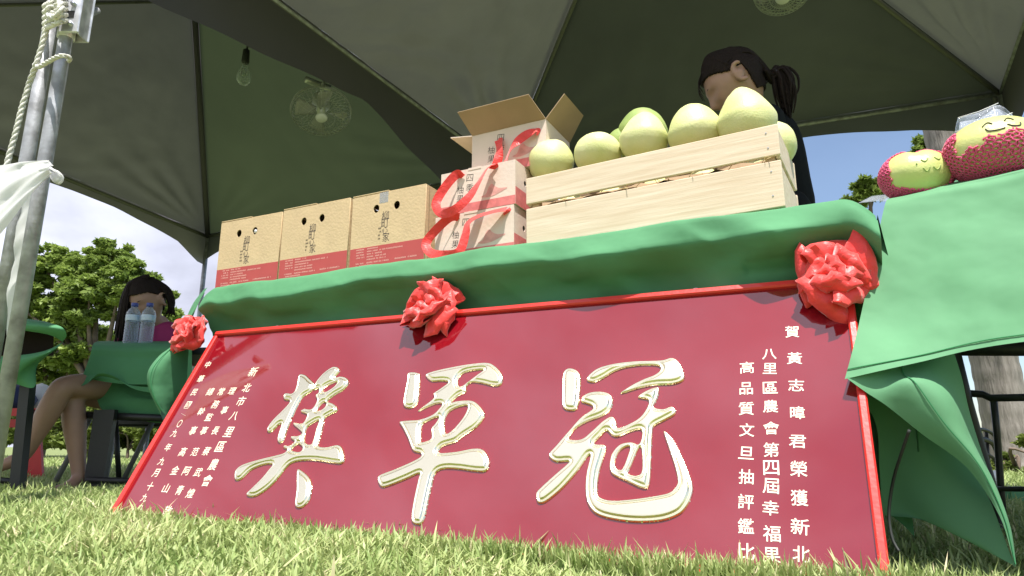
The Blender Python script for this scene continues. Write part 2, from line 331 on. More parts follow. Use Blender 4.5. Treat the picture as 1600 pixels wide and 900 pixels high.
def embossed(name, loops, m, parent, cell):
    """vacuum-formed letter: rim, groove and raised face follow the distance to the outline"""
    allp = np.concatenate(loops); mn = allp.min(0)-cell*2; mx_ = allp.max(0)+cell*2
    xs = np.arange(mn[0], mx_[0], cell); ys = np.arange(mn[1], mx_[1], cell); gx, gy = np.meshgrid(xs, ys); P = np.stack([gx.ravel(), gy.ravel()], 1)
    A = np.concatenate(loops); B = np.concatenate([np.roll(l, -1, 0) for l in loops]); best = np.full(len(P), 9.); near = np.zeros((len(P), 2)); ins = np.zeros(len(P), bool)
    for a, b in zip(A, B):
        ab = b-a; t = np.clip(((P-a) @ ab)/max(ab @ ab, 1e-12), 0, 1); q = a+t[:, None]*ab; d = np.hypot(*(P-q).T); u = d < best; best[u] = d[u]; near[u] = q[u]
        c = ((a[1] > P[:, 1]) != (b[1] > P[:, 1])); xx = a[0]+(P[:, 1]-a[1])*(b[0]-a[0])/((b[1]-a[1]) or 1e-9); ins ^= c & (P[:, 0] < xx)
    sd = np.where(ins, best, -best)
    pos = P.copy(); snap = np.abs(sd) < cell*.72; pos[snap] = near[snap]; dd = np.where(snap, 0, np.maximum(sd, 0))
    z = np.interp(dd, [0, .0008, .0022, .0036, .0050, .0060, .0074, .0092, .0110, 1], [.0, .0032, .0048, .0050, .0040, .0032, .0046, .0072, .0078, .0078])
    ok = (sd > 0) | snap; nx = len(xs); idx = np.arange(len(P)).reshape(len(ys), nx); qd = np.stack([idx[:-1, :-1], idx[:-1, 1:], idx[1:, 1:], idx[1:, :-1]], -1).reshape(-1, 4)
    inside = (sd > cell*.2) & ~snap
    qd = qd[ok[qd].all(1) & (inside[qd].any(1) | (sd[qd].mean(1) > 0))]
    used = np.unique(qd); remap = np.zeros(len(P), int); remap[used] = np.arange(len(used)); co = np.column_stack([pos[used], z[used]+.0003])
    return raw(name, co.tolist(), remap[qd].tolist(), m, parent, True)
CH = {
 '冠': ((820, 540), 3.0, [
   [[(205,110),(240,115),(262,140),(264,180),(258,260),(245,300),(215,308),(185,298),(175,270),(176,200),(180,135)]],
   [[(290,158),(340,112),(420,88),(520,76),(640,72),(690,60),(725,80),(745,120),(752,150),(735,172),(690,185),(620,188),(540,202),(448,228),(500,190),(560,160),(610,140),(635,118),(625,98),(560,95),(480,105),(420,125),(370,155),(320,175)]],
   [[(265,265),(275,240),(310,222),(360,218),(400,230),(416,260),(403,303),(360,335),(300,357),(245,387),(218,420),(216,442),(270,440),(320,400),(370,355),(410,335),(430,355),(440,388),(500,365),(545,335),(575,290),(578,258),(530,245),(570,215),(620,198),(633,210),(625,250),(608,290),(650,300),(690,288),(711,305),(703,327),(660,352),(610,380),(602,410),(598,470),(595,560),(590,640),(575,672),(540,668),(480,640),(420,612),(400,585),(400,540),(415,500),(450,465),(500,455),(538,462),(548,400),(500,405),(440,430),(410,425),(385,402),(360,425),(330,462),(382,472),(375,520),(352,600),(345,690),(362,716),(420,728),(520,720),(620,705),(680,690),(710,660),(716,630),(700,560),(670,470),(650,402),(690,430),(730,500),(770,590),(791,660),(785,710),(760,760),(720,798),(640,825),(520,831),(400,815),(330,788),(295,740),(285,680),(290,600),(308,522),(295,525),(250,590),(180,670),(120,722),(85,742),(60,735),(55,695),(80,665),(140,610),(198,560),(205,546),(150,548),(120,530),(116,508),(150,470),(210,400),(265,340),(318,302),(315,285),(290,275)],
    [(430,572),(428,535),(452,492),(492,476),(482,522),(456,582)],
    [(488,602),(505,558),(528,500),(546,482),(546,600)]]]),
 '軍': ((570, 550), 3.1034, [
   [[(215,104),(265,105),(270,130),(265,220),(250,260),(220,275),(192,265),(190,230),(205,150)]],
   [[(298,112),(340,95),(430,75),(520,60),(600,55),(640,75),(668,110),(672,140),(655,165),(620,167),(570,155),(520,150),(495,168),(492,195),(455,215),(422,248),(455,240),(520,238),(555,258),(584,300),(575,330),(540,370),(480,410),(440,440),(378,460),(366,490),(450,485),(530,470),(575,475),(600,505),(608,545),(590,580),(540,582),(450,570),(380,570),(345,592),(330,640),(310,730),(295,800),(275,836),(240,835),(228,805),(240,720),(262,620),(266,592),(200,620),(110,655),(80,655),(65,625),(75,600),(150,570),(230,535),(274,510),(270,493),(235,480),(210,420),(185,370),(170,343),(200,335),(270,330),(330,308),(360,282),(376,256),(340,256),(258,291),(310,250),(338,225),(335,205),(370,180),(406,152),(380,143),(330,145),(305,130)],
    [(460,166),(455,135),(480,105),(530,92),(577,90),(550,112),(510,142),(475,168)],
    [(396,394),(390,340),(405,300),(440,275),(492,262),(500,278),(480,320),(440,370),(412,394)],
    [(277,432),(280,360),(310,335),(360,318),(345,350),(325,375),(325,422),(290,438)]]]),
 '獎': ((350, 550), 3.4615, [
   [[(408,130),(440,125),(470,150),(493,178),(474,215),(430,245),(400,295),(375,350),(345,420),(325,480),(305,495),(292,480),(300,440),(314,396),(300,395),(260,432),(240,435),(238,415),(270,370),(320,320),(356,280),(355,265),(330,260),(325,240),(340,225),(377,225),(395,190)]],
   [[(497,172),(540,120),(590,85),(620,85),(628,105),(602,140),(640,135),(670,145),(677,170),(650,205),(600,235),(562,268),(590,280),(615,300),(612,322),(570,345),(547,362),(540,400),(522,470),(516,510),(560,517),(620,505),(645,525),(655,580),(640,605),(600,605),(500,590),(420,590),(370,602),(335,632),(290,690),(240,740),(180,780),(140,785),(125,770),(160,735),(210,685),(245,642),(265,612),(220,612),(150,640),(95,690),(65,695),(60,670),(70,640),(110,610),(200,582),(290,560),(330,548),(345,532),(325,520),(332,508),(362,508),(385,488),(365,470),(372,458),(408,455),(424,438),(380,397),(386,385),(430,388),(452,350),(445,337),(418,325),(440,310),(480,310),(506,268),(498,240),(515,222),(512,200),(486,208)],
    [(540,215),(545,195),(580,175),(616,165),(600,190),(560,216)],
    [(513,322),(515,300),(540,275),(556,285),(543,308)],
    [(440,487),(447,420),(475,392),(516,374),(502,420),(490,470),(475,502)],
    [(368,532),(402,500),(428,520),(415,542)]],
   [[(400,640),(440,655),(470,690),(478,740),(465,800),(430,840),(400,846),(387,825),(395,750)]]]),
}
for ch, ((ox, oy), sc, pieces) in CH.items():
    loops = []
    for pc in pieces:
        for k, lp in enumerate(pc):
            q = [Vector((*onb(ox+a/sc, oy+b/sc), 0)) for a, b in lp]
            loops.append(np.array([c[:2] for c in catmull(q, 5)]))
    embossed('gold_character', loops, M['gold'], ban, .0011)
INS = [(.024, [('賀',1237.7,518.5),('黃',1241.5,560),('志',1244,602),('暐',1246,645),('君',1246,690),('榮',1248,732.6),('獲',1249,778),('新',1250,823),('北',1252,866),('市',1252,904)]),
 (.0235, [('八',1202,553.5),('里',1203,576),('區',1203.5,606),('農',1204,635),('會',1205,669),('第',1205,703),('四',1205,731),('屆',1204.6,759.5),('幸',1204,794),('福',1206,834),('果',1206,868),('饗',1206,901)]),
 (.0235, [('高',1167,574.5),('品',1166,607),('質',1166,638.6),('文',1167,672),('旦',1166,708),('抽',1166,745),('評',1165.5,784),('鑑',1165.5,822),('比',1166,862),('賽',1165,900)]),
 (.026, [('新',396,581),('北',386,606),('市',377,627),('八',366,650),('里',358,675),('區',345,698),('農',334,726),('會',324,751)]),
 (.022, [('理',363,611),('事',351,641),('長',337,673),('蔡',323,705),('武',310,738),('煌',298,771)]),
 (.022, [('常',346,612),('務',337,632),('監',327,652),('事',319,673),('范',305,706),('阿',292,736),('青',281,766)]),
 (.022, [('總',329,612),('幹',315,643),('事',302,673),('高',286,706),('金',274,735),('山',260,763)]),
 (.026, [('敬',262,799),('贈',254,823)]),
 (.020, [('中',325,570),('華',314,592),('民',304,613),('國',294,633),('一',287,648),('〇',281,662),('九',273,677),('年',263,699),('九',253,721),('月',244,739),('十',235,760),('九',226,778),('日',218,796)])]
for s, chs in INS:
    for ch, px, py in chs:
        a, b = onb(px, py); w = s*1.10; hgt = s*(.35 if ch == '一' else 1.0)
        w = w*(.7 if ch in '日〇' else 1)
        put_glyph('inscription_letter', ch, M['white_letter'], ban, Matrix.Translation((a, b, .0006)) @ Matrix.Rotation(R(random.uniform(0, 5)), 4, 'Z'), w*random.uniform(.95, 1.06), s*(.12 if ch == '一' else random.uniform(1.06, 1.18)), .10*s, shear=.12, bold=.006)
# ------------------------------------------------------------------ ribbon rosettes
def rosette(c, nrm, rad, seed, label):
    rr = random.Random(seed); t = thing('ribbon_rosette', label, 'ribbon rosette', c, group='red ribbon rosettes on the plaque')
    q = nrm.to_track_quat('Z', 'Y'); t.rotation_mode = 'QUATERNION'; t.rotation_quaternion = q
    MB().lathe([(.001, -.01), (.018, -.008), (.024, .004), (.017, .02), (.001, .026)], 12).build('knot', M['ros'], t, True)
    N = 13
    for k in range(N):
        ring = 0 if k < 6 else (1 if k < 11 else 2)
        az = (k/6 if ring == 0 else (k-6)/5+.08 if ring == 1 else (k-11)/2+.13)*2*math.pi+rr.uniform(-.25, .25)
        el = (R(14), R(44), R(72))[ring]+rr.uniform(-.15, .15)
        ln = rad*(1.0, .95, .82)[ring]*rr.uniform(.86, 1.12); wd = rad*(.74, .60, .44)[ring]*rr.uniform(.85, 1.15)
        d = Vector((math.cos(az)*math.cos(el), math.sin(az)*math.cos(el), math.sin(el))); s = Vector((-math.sin(az), math.cos(az), 0)); n = d.cross(s)*-1
        if n.z < 0: n = -n
        roll = rr.uniform(-.8, .8); s, n = s*math.cos(roll)+n*math.sin(roll), n*math.cos(roll)-s*math.sin(roll)
        g = []; asym = rr.uniform(-.3, .3); ph = rr.uniform(0, 9); fat = rr.uniform(.26, .42)*rad; NI = 17
        for i in range(NI):
            tt = i/(NI-1); q = tt*math.pi            # a loop of wide ribbon: out along the top, back underneath
            out_ = math.sin(q)**.75 if math.sin(q) > 0 else 0; hh = math.cos(q)*(1 if tt < .5 else .8)*(.35+.65*out_)
            row = []
            for j in range(9):
                w = (j-4)/4; width = wd*(.12+.95*out_**.8)
                p = d*(ln*out_*(1-.16*w*w))+s*(w*width+asym*width*out_)+n*(fat*hh*(1-.55*w*w)+.05*rad*math.sin(w*8+ph)*out_)
                p += Vector((noise.noise(p*38+Vector((seed+k, 0, 0))), noise.noise(p*38+Vector((0, seed+k, 5))), noise.noise(p*38+Vector((3, 0, seed+k)))))*.006*out_
                p += n*(.004*abs(noise.noise(p*60+Vector((k, 0, 0))))*out_)
                p.z = max(p.z, -.002+.001*k/N); row.append(p)
            g.append(row)
        o = MB().grid(g).build('ribbon_petal', M['ros'], t, True); autosmooth(o, 30); solid(o, .0008)
    return t
for px, py, rad, seed, lab in [(684, 490, .072, 3, 'middle red ribbon rosette on the top rim of the plaque'), (1303, 446, .078, 5, 'largest red ribbon rosette, beside the bright green cloth at the plaque corner'), (308, 530, .066, 23, 'small red ribbon rosette at the left corner of the plaque')]:
    a, b = onb(px, py); b = min(b, BL_+.0)
    rosette(OB+XB*a+BUP*b+BN*.014, (BN*.8+Y*-.35).normalized(), rad, seed, lab)
# ------------------------------------------------------------------ main table
TZ = .676
def folding_table(name, label, o, rz, w, d, h, cat='table', mtop=None):
    t = thing(name, label, cat, o, rz)
    MB().box((0, 0, h-.03), (w, d, h), .004).build('tabletop', mtop or M['whitefab'], t)
    for x in (.12, w-.12):
        for y in (.07, d-.07):
            MB().tube([(x, y, 0), (x, y, h-.03)], .014, 8).build('leg', M['black'], t, True)
        MB().tube([(x, .07, .12), (x, d-.07, .12)], .010, 8).build('leg_brace', M['black'], t, True)
    MB().box((.05, .03, h-.06), (w-.05, .05, h-.031)).build('apron_rail', M['black'], t)
    return t
folding_table('folding_table', 'long folding table hidden under the green cloth behind the plaque', T(.03, .295, 0), -TH-R(1.3), 1.75, .60, TZ-.004)
# cloth: top, rounded front edge, hang that tucks in behind the plaque, folds, end drapes
def main_cloth():
    mb = MB(); nu = 260; u0, u1 = -.045, 1.818
    prof = []   # (v offset from edge, z offset)
    pts = [(.66, 0), (.4, 0), (.15, .001), (.06, .002), (.03, .001), (.003, -.001), (-.002, -.006), (-.008, -.020), (-.015, -.038), (-.021, -.054), (-.020, -.060), (-.004, -.074), (.018, -.090), (.044, -.115), (.054, -.145), (.058, -.19), (.06, -.3), (.062, -.45), (.062, -.6)]
    g = []; pts = [(a[0]+(b[0]-a[0])*q, a[1]+(b[1]-a[1])*q) for a, b in zip(pts, pts[1:]) for q in (0, .5)]+[pts[-1]]
    for i in range(nu+1):
        u = u0+(u1-u0)*i/nu; e = .262-.036*(u/1.8); row = []
        for k, (dv, dz) in enumerate(pts):
            bk = 1+.38*noise.noise((u*2.6, 3.3, 0))+.16*noise.noise((u*9, 1, 4)); dz = dz*(bk if -.1 < dz < -.01 else 1); s = max(0, -dz); right = max(0, min(1, (u-.85)/.7))
            fold = (.010*math.sin(u*9+1)+.007*math.sin(u*23+.6*math.sin(u*7)))*min(1, s*10)
            fold += right*(.014*math.sin(u*17+s*26)+.010*math.sin(u*31-s*30))*min(1, s*12)
            fold += .011*min(1, s*16)*(abs(noise.noise((u*7+dz*9, dz*5, 7)))*2-.6)*(.5+right)
            zz = TZ+dz+(.0025*math.sin(u*14)+.004*fbm((u*6, dv*6, 1)))*(1 if dz > -.02 else .5)
            er = max(0, (u-(u1-.06))/.06); zz -= er**2*.045*(1 if s < .1 else 1); 
            el = max(0, ((u0+.05)-u)/.05); zz -= el**2*.02
            vv = e+dv+fold-(.02*er if s > .02 else 0)
            if zz < .56 and .0 < u < 1.76: vv = max(vv, .272)
            row.append(T(u, vv, zz))
        g.append(row)
    mb.grid(g)
    # right end of the cloth hanging beside the table end
    g = []
    for j in range(10):
        s = j/9; row = []
        for k in range(12):
            v = .226+.58*(k/11); row.append(T(u1+.004+.014*math.sin(min(1, s*2)*math.pi/2)+.010*math.sin(k*1.7+s*3)*s, v-.01*s, TZ-.045-s*.45))
        g.append(row)
    mb.grid(g)
    # left end: hangs down and swings out into a lobed corner drape
    rows = [[(324,449,.27),(319,452,.30),(318,454,.42),(320,458,.6)],
            [(312,470,.262),(305,472,.29),(302,474,.42),(305,478,.6)],
            [(300,500,.262),(291,503,.25),(286,508,.40),(292,512,.6)],
            [(296,530,.262),(276,536,.22),(270,540,.38),(282,545,.6)],
            [(294,560,.26),(256,554,.19),(250,560,.36),(275,575,.6)],
            [(292,590,.26),(238,574,.17),(238,588,.34),(270,600,.6)],
            [(288,615,.26),(233,596,.17),(240,612,.33),(265,620,.6)],
            [(280,640,.262),(240,622,.18),(252,640,.32),(262,640,.6)],
            [(272,662,.265),(252,642,.20),(256,660,.30),(262,665,.6)]]
    P = [[onv(*c) for c in r] for r in rows]
    Q = [catmull(r, 5, False) for r in P]; cols = list(zip(*Q)); cols = [catmull(c, 4, False) for c in cols]
    mb.grid([list(r) for r in zip(*cols)])
    o = mb.build('tablecloth', M['green_shade'], None, True)
    tag(o, 'less lit green tablecloth hanging over the edge behind the red plaque', 'tablecloth')
    # stitched hem of the lobe
    hp = catmull([onv(x, y, v)-Y*.003 for x, y, v in [(274,541,.215),(255,557,.185),(240,577,.165),(237,597,.165),(243,621,.175),(254,641,.195)]], 5, False)
    MB().tube(hp, .0012, 5).build('hem_stitching', M['hem'], o)
main_cloth()
# ------------------------------------------------------------------ right table with bright cloth
def patch(rows, nu=6, nv=6, wr=0., seed=0):
    P = [[onv(*c) for c in r] for r in rows]
    Q = [catmull(r, nu, False) for r in P]; cols = [catmull(c, nv, False) for c in zip(*Q)]; G = [list(r) for r in zip(*cols)]
    if wr:
        for r in G:
            for i, p in enumerate(r): r[i] = p+Y*(wr*fbm(tuple(p+Vector((seed, 0, 0))), 5))
    return G
def right_cloth():
    mb = MB()
    # top sheet and front fall
    rows = [[(1392,306,.62),(1470,287,.60),(1560,268,.58),(1720,236,.53),(1980,184,.46)],
            [(1388,310,.34),(1470,291,.315),(1560,272,.285),(1720,240,.235),(1980,188,.15)],
            [(1384,316,.295),(1468,297,.27),(1558,278,.24),(1720,246,.19),(1980,196,.11)],
            [(1379,335,.278),(1462,320,.255),(1556,300,.222),(1720,268,.17),(1980,220,.09)],
            [(1366,395,.245),(1450,382,.222),(1552,362,.19),(1720,334,.14),(1980,290,.06)],
            [(1350,470,.19),(1440,458,.185),(1552,436,.155),(1720,412,.10),(1980,370,.02)],
            [(1334,540,.14),(1434,528,.14),(1556,500,.12),(1720,480,.07),(1980,450,-.01)],
            [(1320,592,.105),(1432,567,.105),(1540,542,.10),(1720,520,.05),(1980,500,-.03)]]
    G = patch(rows, 9, 8, .014, 3); mb.grid(G)
    hemrow = G[-1]; hem2 = G[-4]
    # cloth corner folded under and hanging to a point: sunlit outer lobe
    rows = [[(1322,590,.105),(1400,570,.15),(1450,560,.20),(1490,548,.27)],
            [(1352,612,.108),(1405,588,.125),(1455,580,.15),(1503,590,.24)],
            [(1388,636,.112),(1424,600,.10),(1480,618,.12),(1514,640,.22)],
            [(1440,678,.12),(1470,660,.10),(1510,684,.12),(1534,706,.20)],
            [(1510,730,.12),(1528,728,.11),(1548,742,.13),(1556,765,.17)],
            [(1562,806,.11),(1568,808,.11),(1576,814,.12),(1579,822,.14)],
            [(1586,882,.10),(1587,882,.10),(1588,882,.105),(1589,883,.11)]]
    G2 = patch(rows, 7, 7, .006, 9); mb.grid(G2)
    # the shaded inner face behind it
    rows = [[(1318,588,.20),(1380,620,.22),(1440,640,.24),(1500,600,.30)],
            [(1366,655,.22),(1400,672,.23),(1450,700,.22),(1520,720,.24)],
            [(1374,730,.24),(1400,740,.24),(1470,765,.21),(1550,790,.17)],
            [(1378,795,.25),(1420,800,.24),(1500,832,.18),(1576,860,.13)],
            [(1384,806,.25),(1448,814,.22),(1520,850,.17),(1587,885,.11)]]
    mb.grid(patch(rows, 6, 6, .004, 5))
    o = mb.build('tablecloth', M['green'], None, True); autosmooth(o, 70)
    tag(o, 'bright sunlit green tablecloth draped over the right table, one corner hanging to a point', 'tablecloth')
    off = -Y*.0022+Vector((0, 0, .0))
    MB().tube([p+off for p in hem2], .0011, 5).build('hem_stitching', M['hem'], o)
    MB().tube([r[8]+off for r in G2[2:]], .0010, 5).build('hem_stitching', M['hem'], o)
    # hanging cord with frayed selvedge
    cd = catmull([onv(*c) for c in [(1421,672,.11),(1408,710,.13),(1396,750,.15),(1389,800,.16),(1394,840,.15),(1405,862,.14)]], 6, False)
    MB().tube(cd, .0028, 6).build('hanging_cord', M['cable'], o, True)
right_cloth()
rt = onv(1384, 314, .30)
ru, rv, rz_ = uv_of(rt)
folding_table('folding_table', 'black framed folding table under the bright green cloth on the right', T(1.99, .40, 0), -TH-R(14), 1.2, .50, .635, mtop=M['black'])
# black frame seen below the right cloth
cf = thing('folding_chair', 'black folding chair behind the right table with a curved armrest', 'chair', ond(1540, 760, 1.75)*Vector((1, 1, 0)) if False else (0, 0, 0))
def P3(x, y, d): return ond(x, y, d)
MB().tube([P3(1478, 545, 1.62), P3(1600, 545, 1.55), P3(1760, 545, 1.45)], .017, 8).build('top_rail', M['black'], cf, True)
MB().tube([P3(1490, 540, 1.6), P3(1512, 630, 1.62), P3(1560, 800, 1.64), P3(1575, 900, 1.60)], .012, 8).build('front_post', M['black'], cf, True)
MB().tube([P3(1503, 614, 1.62), P3(1535, 616, 1.62), P3(1548, 622, 1.6), P3(1600, 621, 1.55), P3(1760, 621, 1.45)], .0085, 8).build('cross_rail', M['black'], cf, True)
MB().tube([P3(1552, 622, 1.66), P3(1558, 680, 1.68), P3(1564, 765, 1.7), P3(1570, 842, 1.7)], .008, 8).build('rear_post', M['black'], cf, True)
MB().tube([P3(1555, 764, 1.69), P3(1640, 764, 1.6), P3(1760, 764, 1.5)], .006, 8).build('seat_rail', M['black'], cf, True)
sc_ = thing('garden_chair', 'black wire chair seen between the green cloth and the palm trunk', 'chair', (0, 0, 0))
for k, yy in enumerate((675, 690, 712, 735)):
    MB().tube(catmull([P3(1515, yy-3, 3.2), P3(1535, yy-4, 3.25), P3(1552, yy+4, 3.3), P3(1560, yy+22, 3.4)], 5, False), .012 if k == 1 else .008, 6).build('back_slat', M['black'], sc_, True)
for xx in (1530, 1541, 1556):
    MB().tube([P3(xx, 672, 3.3), P3(xx+5, 745, 3.3), P3(xx+6, 800, 3.3)], .008, 6).build('upright', M['black'], sc_, True)
lp = MB().grid([[P3(x, y, 3.1+.05*abs(x-1550)/20) for x in (1535, 1545, 1556, 1566)] for y in (735, 748, 762, 780)]); solid(tag(lp.build('folded_cloth', M['whitefab'], None, True), 'pale lilac cloth draped on the seat of the wire chair', 'cloth'), .01)
gl = MB().grid([[P3(x, y, 2.2+.03*math.sin(x*.05)) for x in (1545, 1580, 1620, 1680, 1740)] for y in (764, 780, 800, 822, 838)]); tag(gl.build('low_tablecloth', M['green'], None, True), 'shaded green cloth hanging low behind the right chair frame', 'tablecloth')
# ------------------------------------------------------------------ kraft boxes
def rect(x0, y0, x1, y1): return [(x0, y0), (x1, y0), (x1, y1), (x0, y1)]
def circ(x, y, rx, ry, n=18): return [(x+rx*math.cos(2*math.pi*k/n), y+ry*math.sin(2*math.pi*k/n)) for k in range(n)]
UPX = Matrix(((1, 0, 0, 0), (0, 0, -1, 0), (0, 1, 0, 0), (0, 0, 0, 1)))   # local xy drawing -> xz facing -y
def scribble(mb, x0, x1, y, h, rr, zf=.0002, dens=1.):
    x = x0
    while x < x1:
        w = rr.uniform(.5, 1.1)*h*.8
        if rr.random() < .88*dens:
            mb.box((x, y, 0), (x+w*.75, y+h*.22, zf)); mb.box((x+w*.1, y+h*.45, 0), (x+w*.8, y+h*.62, zf)); mb.box((x+w*.3, y+h*.2, 0), (x+w*.45, y+h*rr.uniform(.7, 1), zf))
        x += w
def kraft_box(u, v, w, h, d, label, yaw=0., hole=(.32, .58), tape=False, paper=False, seed=1, logo_x=.47, lean=0.):
    t = thing('kraft_box', label, 'box', T(u, v, TZ+.003), -TH+yaw, 'kraft pomelo boxes on the table'); rr = random.Random(seed)
    e = .003
    fr = flatcurve('front_panel', [rect(0, 0, w, h), circ(hole[0]*w, .80*h, .0105, .0125), circ(hole[1]*w, .80*h, .0105, .0125)], M['kraft'], t, extrude=e/2)
    fr.matrix_local = Matrix.Translation((0, e/2, 0)) @ UPX
    MB().box((0, d-e, 0), (w, d, h)).build('back_panel', M['kraft'], t)
    MB().box((0, e, 0), (e, d-e, h-.002)).build('side_panel', M['kraft'], t)
    s = MB().box((w-e, e, 0), (w, d-e, h-.002)).build('side_panel', M['kraft'], t)
    MB().box((w+.0002, .016, .002), (w+.0012, .0185, h-.004)).build('fold_line', M['kraft_shade'], s)
    MB().box((e, e, h*.55), (w-e, d-e, h*.55+.002)).build('inner_tray', M['kraft_shade'], t)
    o = MB().box((.002, .002, h), (w-.002, d-.002, h+.0025)).build('top_flap', M['kraft'], t); 
    o = MB().add([(.0, .0, h+.003), (w*.5, .0, h+.003), (w*.5, d*.4, h+.006), (.0, d*.4, h+.009), (.0, .0, h+.0055), (w*.5, 0, h+.0055), (w*.5, d*.4, h+.0085), (.0, d*.4, h+.0115)], [(0, 3, 2, 1), (4, 5, 6, 7), (0, 1, 5, 4), (1, 2, 6, 5), (2, 3, 7, 6), (3, 0, 4, 7)]).build('top_flap', M['kraft'], t)
    prn = MB().box((.0005, -.0005, 0), (w-.0005, -.00012, .305*h)).build('red_band', M['printred'], t)
    mb = MB()
    lines = [(.275, .09, .20, .24, .40), (.240, .09, .20, .24, .72), (.205, .09, .20, .24, .44), (.170, .09, .20, .24, .50), (.135, .24, .24, .24, .50), (.092, .09, .20, .24, .54), (.060, .09, .32, .5, .5)]
    for fy, a0, a1, b0, b1 in lines:
        scribble(mb, a0*w, a1*w, fy*h, .0048, rr); scribble(mb, b0*w, b1*w, fy*h, .0048, rr)
    scribble(mb, .62*w, .90*w, .095*h, .0050, rr)
    tx = mb.build('printed_text', M['paleink'], prn); tx.matrix_local = Matrix.Translation((0, -.00055, 0)) @ UPX
    for ch, fx, fy, s in [('柳', logo_x, .68, .030), ('町', logo_x, .585, .030), ('心', logo_x, .495, .024), ('家', logo_x+.02, .40, .028)]:
        put_glyph('printed_character', ch, M['ink'], t, Matrix.Translation((fx*w, -.0001, fy*h)) @ UPX, s*.85, s, .0004/.02*.02, bold=.0)
    mb = MB()
    for k in range(4): scribble(mb, (logo_x-.09)*w, (logo_x-.06)*w, (.52-.045*k)*h, .006, rr)
    tx = mb.build('small_caption', M['ink'], t); tx.matrix_local = Matrix.Translation((0, -.0002, 0)) @ UPX
    if tape: MB().box((.38*w, -.0004, h*.86), (.50*w, -.0001, h+.001)).build('clear_tape', M['bag'], t)
    if paper:
        MB().lathe([(.001, 0), (.012, .002), (.010, .012), (.001, .014)], 10, (hole[1]*w, .012, .77*h)).build('paper_wrap', M['whitefab'], t, True)
    return t
kraft_box(-.070, .318, .262, .232, .20, 'leftmost of the three kraft boxes, white paper showing in its right hole', R(0), (.32, .58), paper=True, seed=2, logo_x=.46)
kraft_box(.203, .313, .262, .232, .20, 'middle kraft box between two other kraft boxes on the green cloth', R(-1), (.33, .60), seed=3, logo_x=.47)
kraft_box(.476, .308, .258, .228, .20, 'kraft box with clear tape on its top edge, next to the ribboned gift boxes', R(-1.5), (.34, .62), tape=True, seed=4, logo_x=.47)
# ------------------------------------------------------------------ gift boxes
def ribbon(pts, w, m, name, parent, wdir=None, thick=.0008):
    P = catmull([Vector(p) for p in pts], 7, False); g = []
    for i, p in enumerate(P):
        d = (P[min(i+1, len(P)-1)]-P[max(i-1, 0)]).normalized()
        s = wdir(i/(len(P)-1)) if wdir else (d.cross(Vector((0, 1, 0)))+Vector((0, .35+.7*math.sin(i/(len(P)-1)*9), 0))); s = (s-d*s.dot(d)).normalized()
        g.append([p-s*w/2, p, p+s*w/2])
    o = MB().grid(g).build(name, m, parent, False); solid(o, thick); return o
def gift_box(u, v, z, w, h, d, label, yaw, loop, opened=False):
    t = thing('gift_box', label, 'box', T(u, v, z), -TH+yaw, 'cream gift boxes with red ribbon handles'); e = .0025; MC = M['white_card']
    MB().box((0, 0, 0), (w, e, h)).build('front_panel', MC, t); MB().box((0, d-e, 0), (w, d, h)).build('back_panel', MC, t)
    MB().box((0, e, 0), (e, d-e, h)).build('side_panel', MC, t)
    sd = flatcurve('side_panel', [rect(e, 0, d-e, h), circ(.35*d, .62*h, .008, .008)], MC, t, extrude=e/2)
    sd.matrix_local = Matrix.Translation((w-e/2, 0, 0)) @ Matrix(((0, 0, 1, 0), (1, 0, 0, 0), (0, 1, 0, 0), (0, 0, 0, 1)))
    MB().box((e, e, 0), (w-e, d-e, e)).build('bottom_panel', MC, t)
    b = MB().box((.0003, -.0005, .0), (w-.0003, -.0001, .20*h)).build('pink_band', M['pink'], t)
    MB().box((w+.0001, .0003, .0), (w+.0005, d-.0003, .40*h)).build('dark_band', M['pink'], t)
    mt = flatcurve('mountain_emblem', [[tuple(p[:2]) for p in catmull([(.56*w, .30*h, 0), (.62*w, .34*h, 0), (.66*w, .50*h, 0), (.70*w, .55*h, 0), (.74*w, .48*h, 0), (.80*w, .42*h, 0), (.90*w, .40*h, 0), (.82*w, .33*h, 0), (.72*w, .27*h, 0), (.62*w, .26*h, 0)], 4)]], M['pinkpale'], t, extrude=.0001)
    mt.matrix_local = Matrix.Translation((0, -.0004, 0)) @ UPX
    for ch, fx, fy, s in [('四', .40, .80, .021), ('季', .40, .56, .023), ('柚', .27, .55, .022), ('果', .27, .34, .022)]:
        put_glyph('printed_character', ch, M['ink'], t, Matrix.Translation((fx*w, -.0002, fy*h)) @ UPX @ Matrix.Rotation(R(-6), 4, 'Z'), s, s, .0003, bold=-.004)
    if not opened:
        MB().box((0.0, 0.0, h), (w, d, h+.002)).build('lid', MC, t)
        MB().box((.38*w, -.001, h-.003), (.55*w, .02, h+.0035)).build('lid_tab', MC, t)
    else:
        def flap(hinge_a, hinge_b, out, ln, taper, m=MC):
            a, b = Vector(hinge_a), Vector(hinge_b); o_ = Vector(out).normalized()*ln; ax = (b-a)
            v = [a, b, b+o_-ax*taper[1], a+o_+ax*taper[0]]; oo = MB().grid([[v[0], v[1]], [v[3], v[2]]]).build('flap', m, t); solid(oo, .0025); return oo
        flap((0, 0, h), (w, 0, h), (-.0, -.75, .62), .078, (-.06, .10), M['kraft_shade'])  # underside shade is put into the flap colour
        flap((w, 0, h), (w, d, h), (.62, 0, .78), .085, (.05, .12), M['kraft_shade'])
        flap((0, d, h), (w, d, h), (0, .05, 1), .10, (.0, .0))
        flap((0, 0, h), (0, d, h), (-.9, -.1, .13), .075, (.05, .05))
    # ribbon handle loop hanging in front
    for lp in loop:
        ribbon([(a*w, -b, c*h) for a, b, c in lp], .024, M['ros'], 'ribbon_handle', t, wdir=None)
    return t
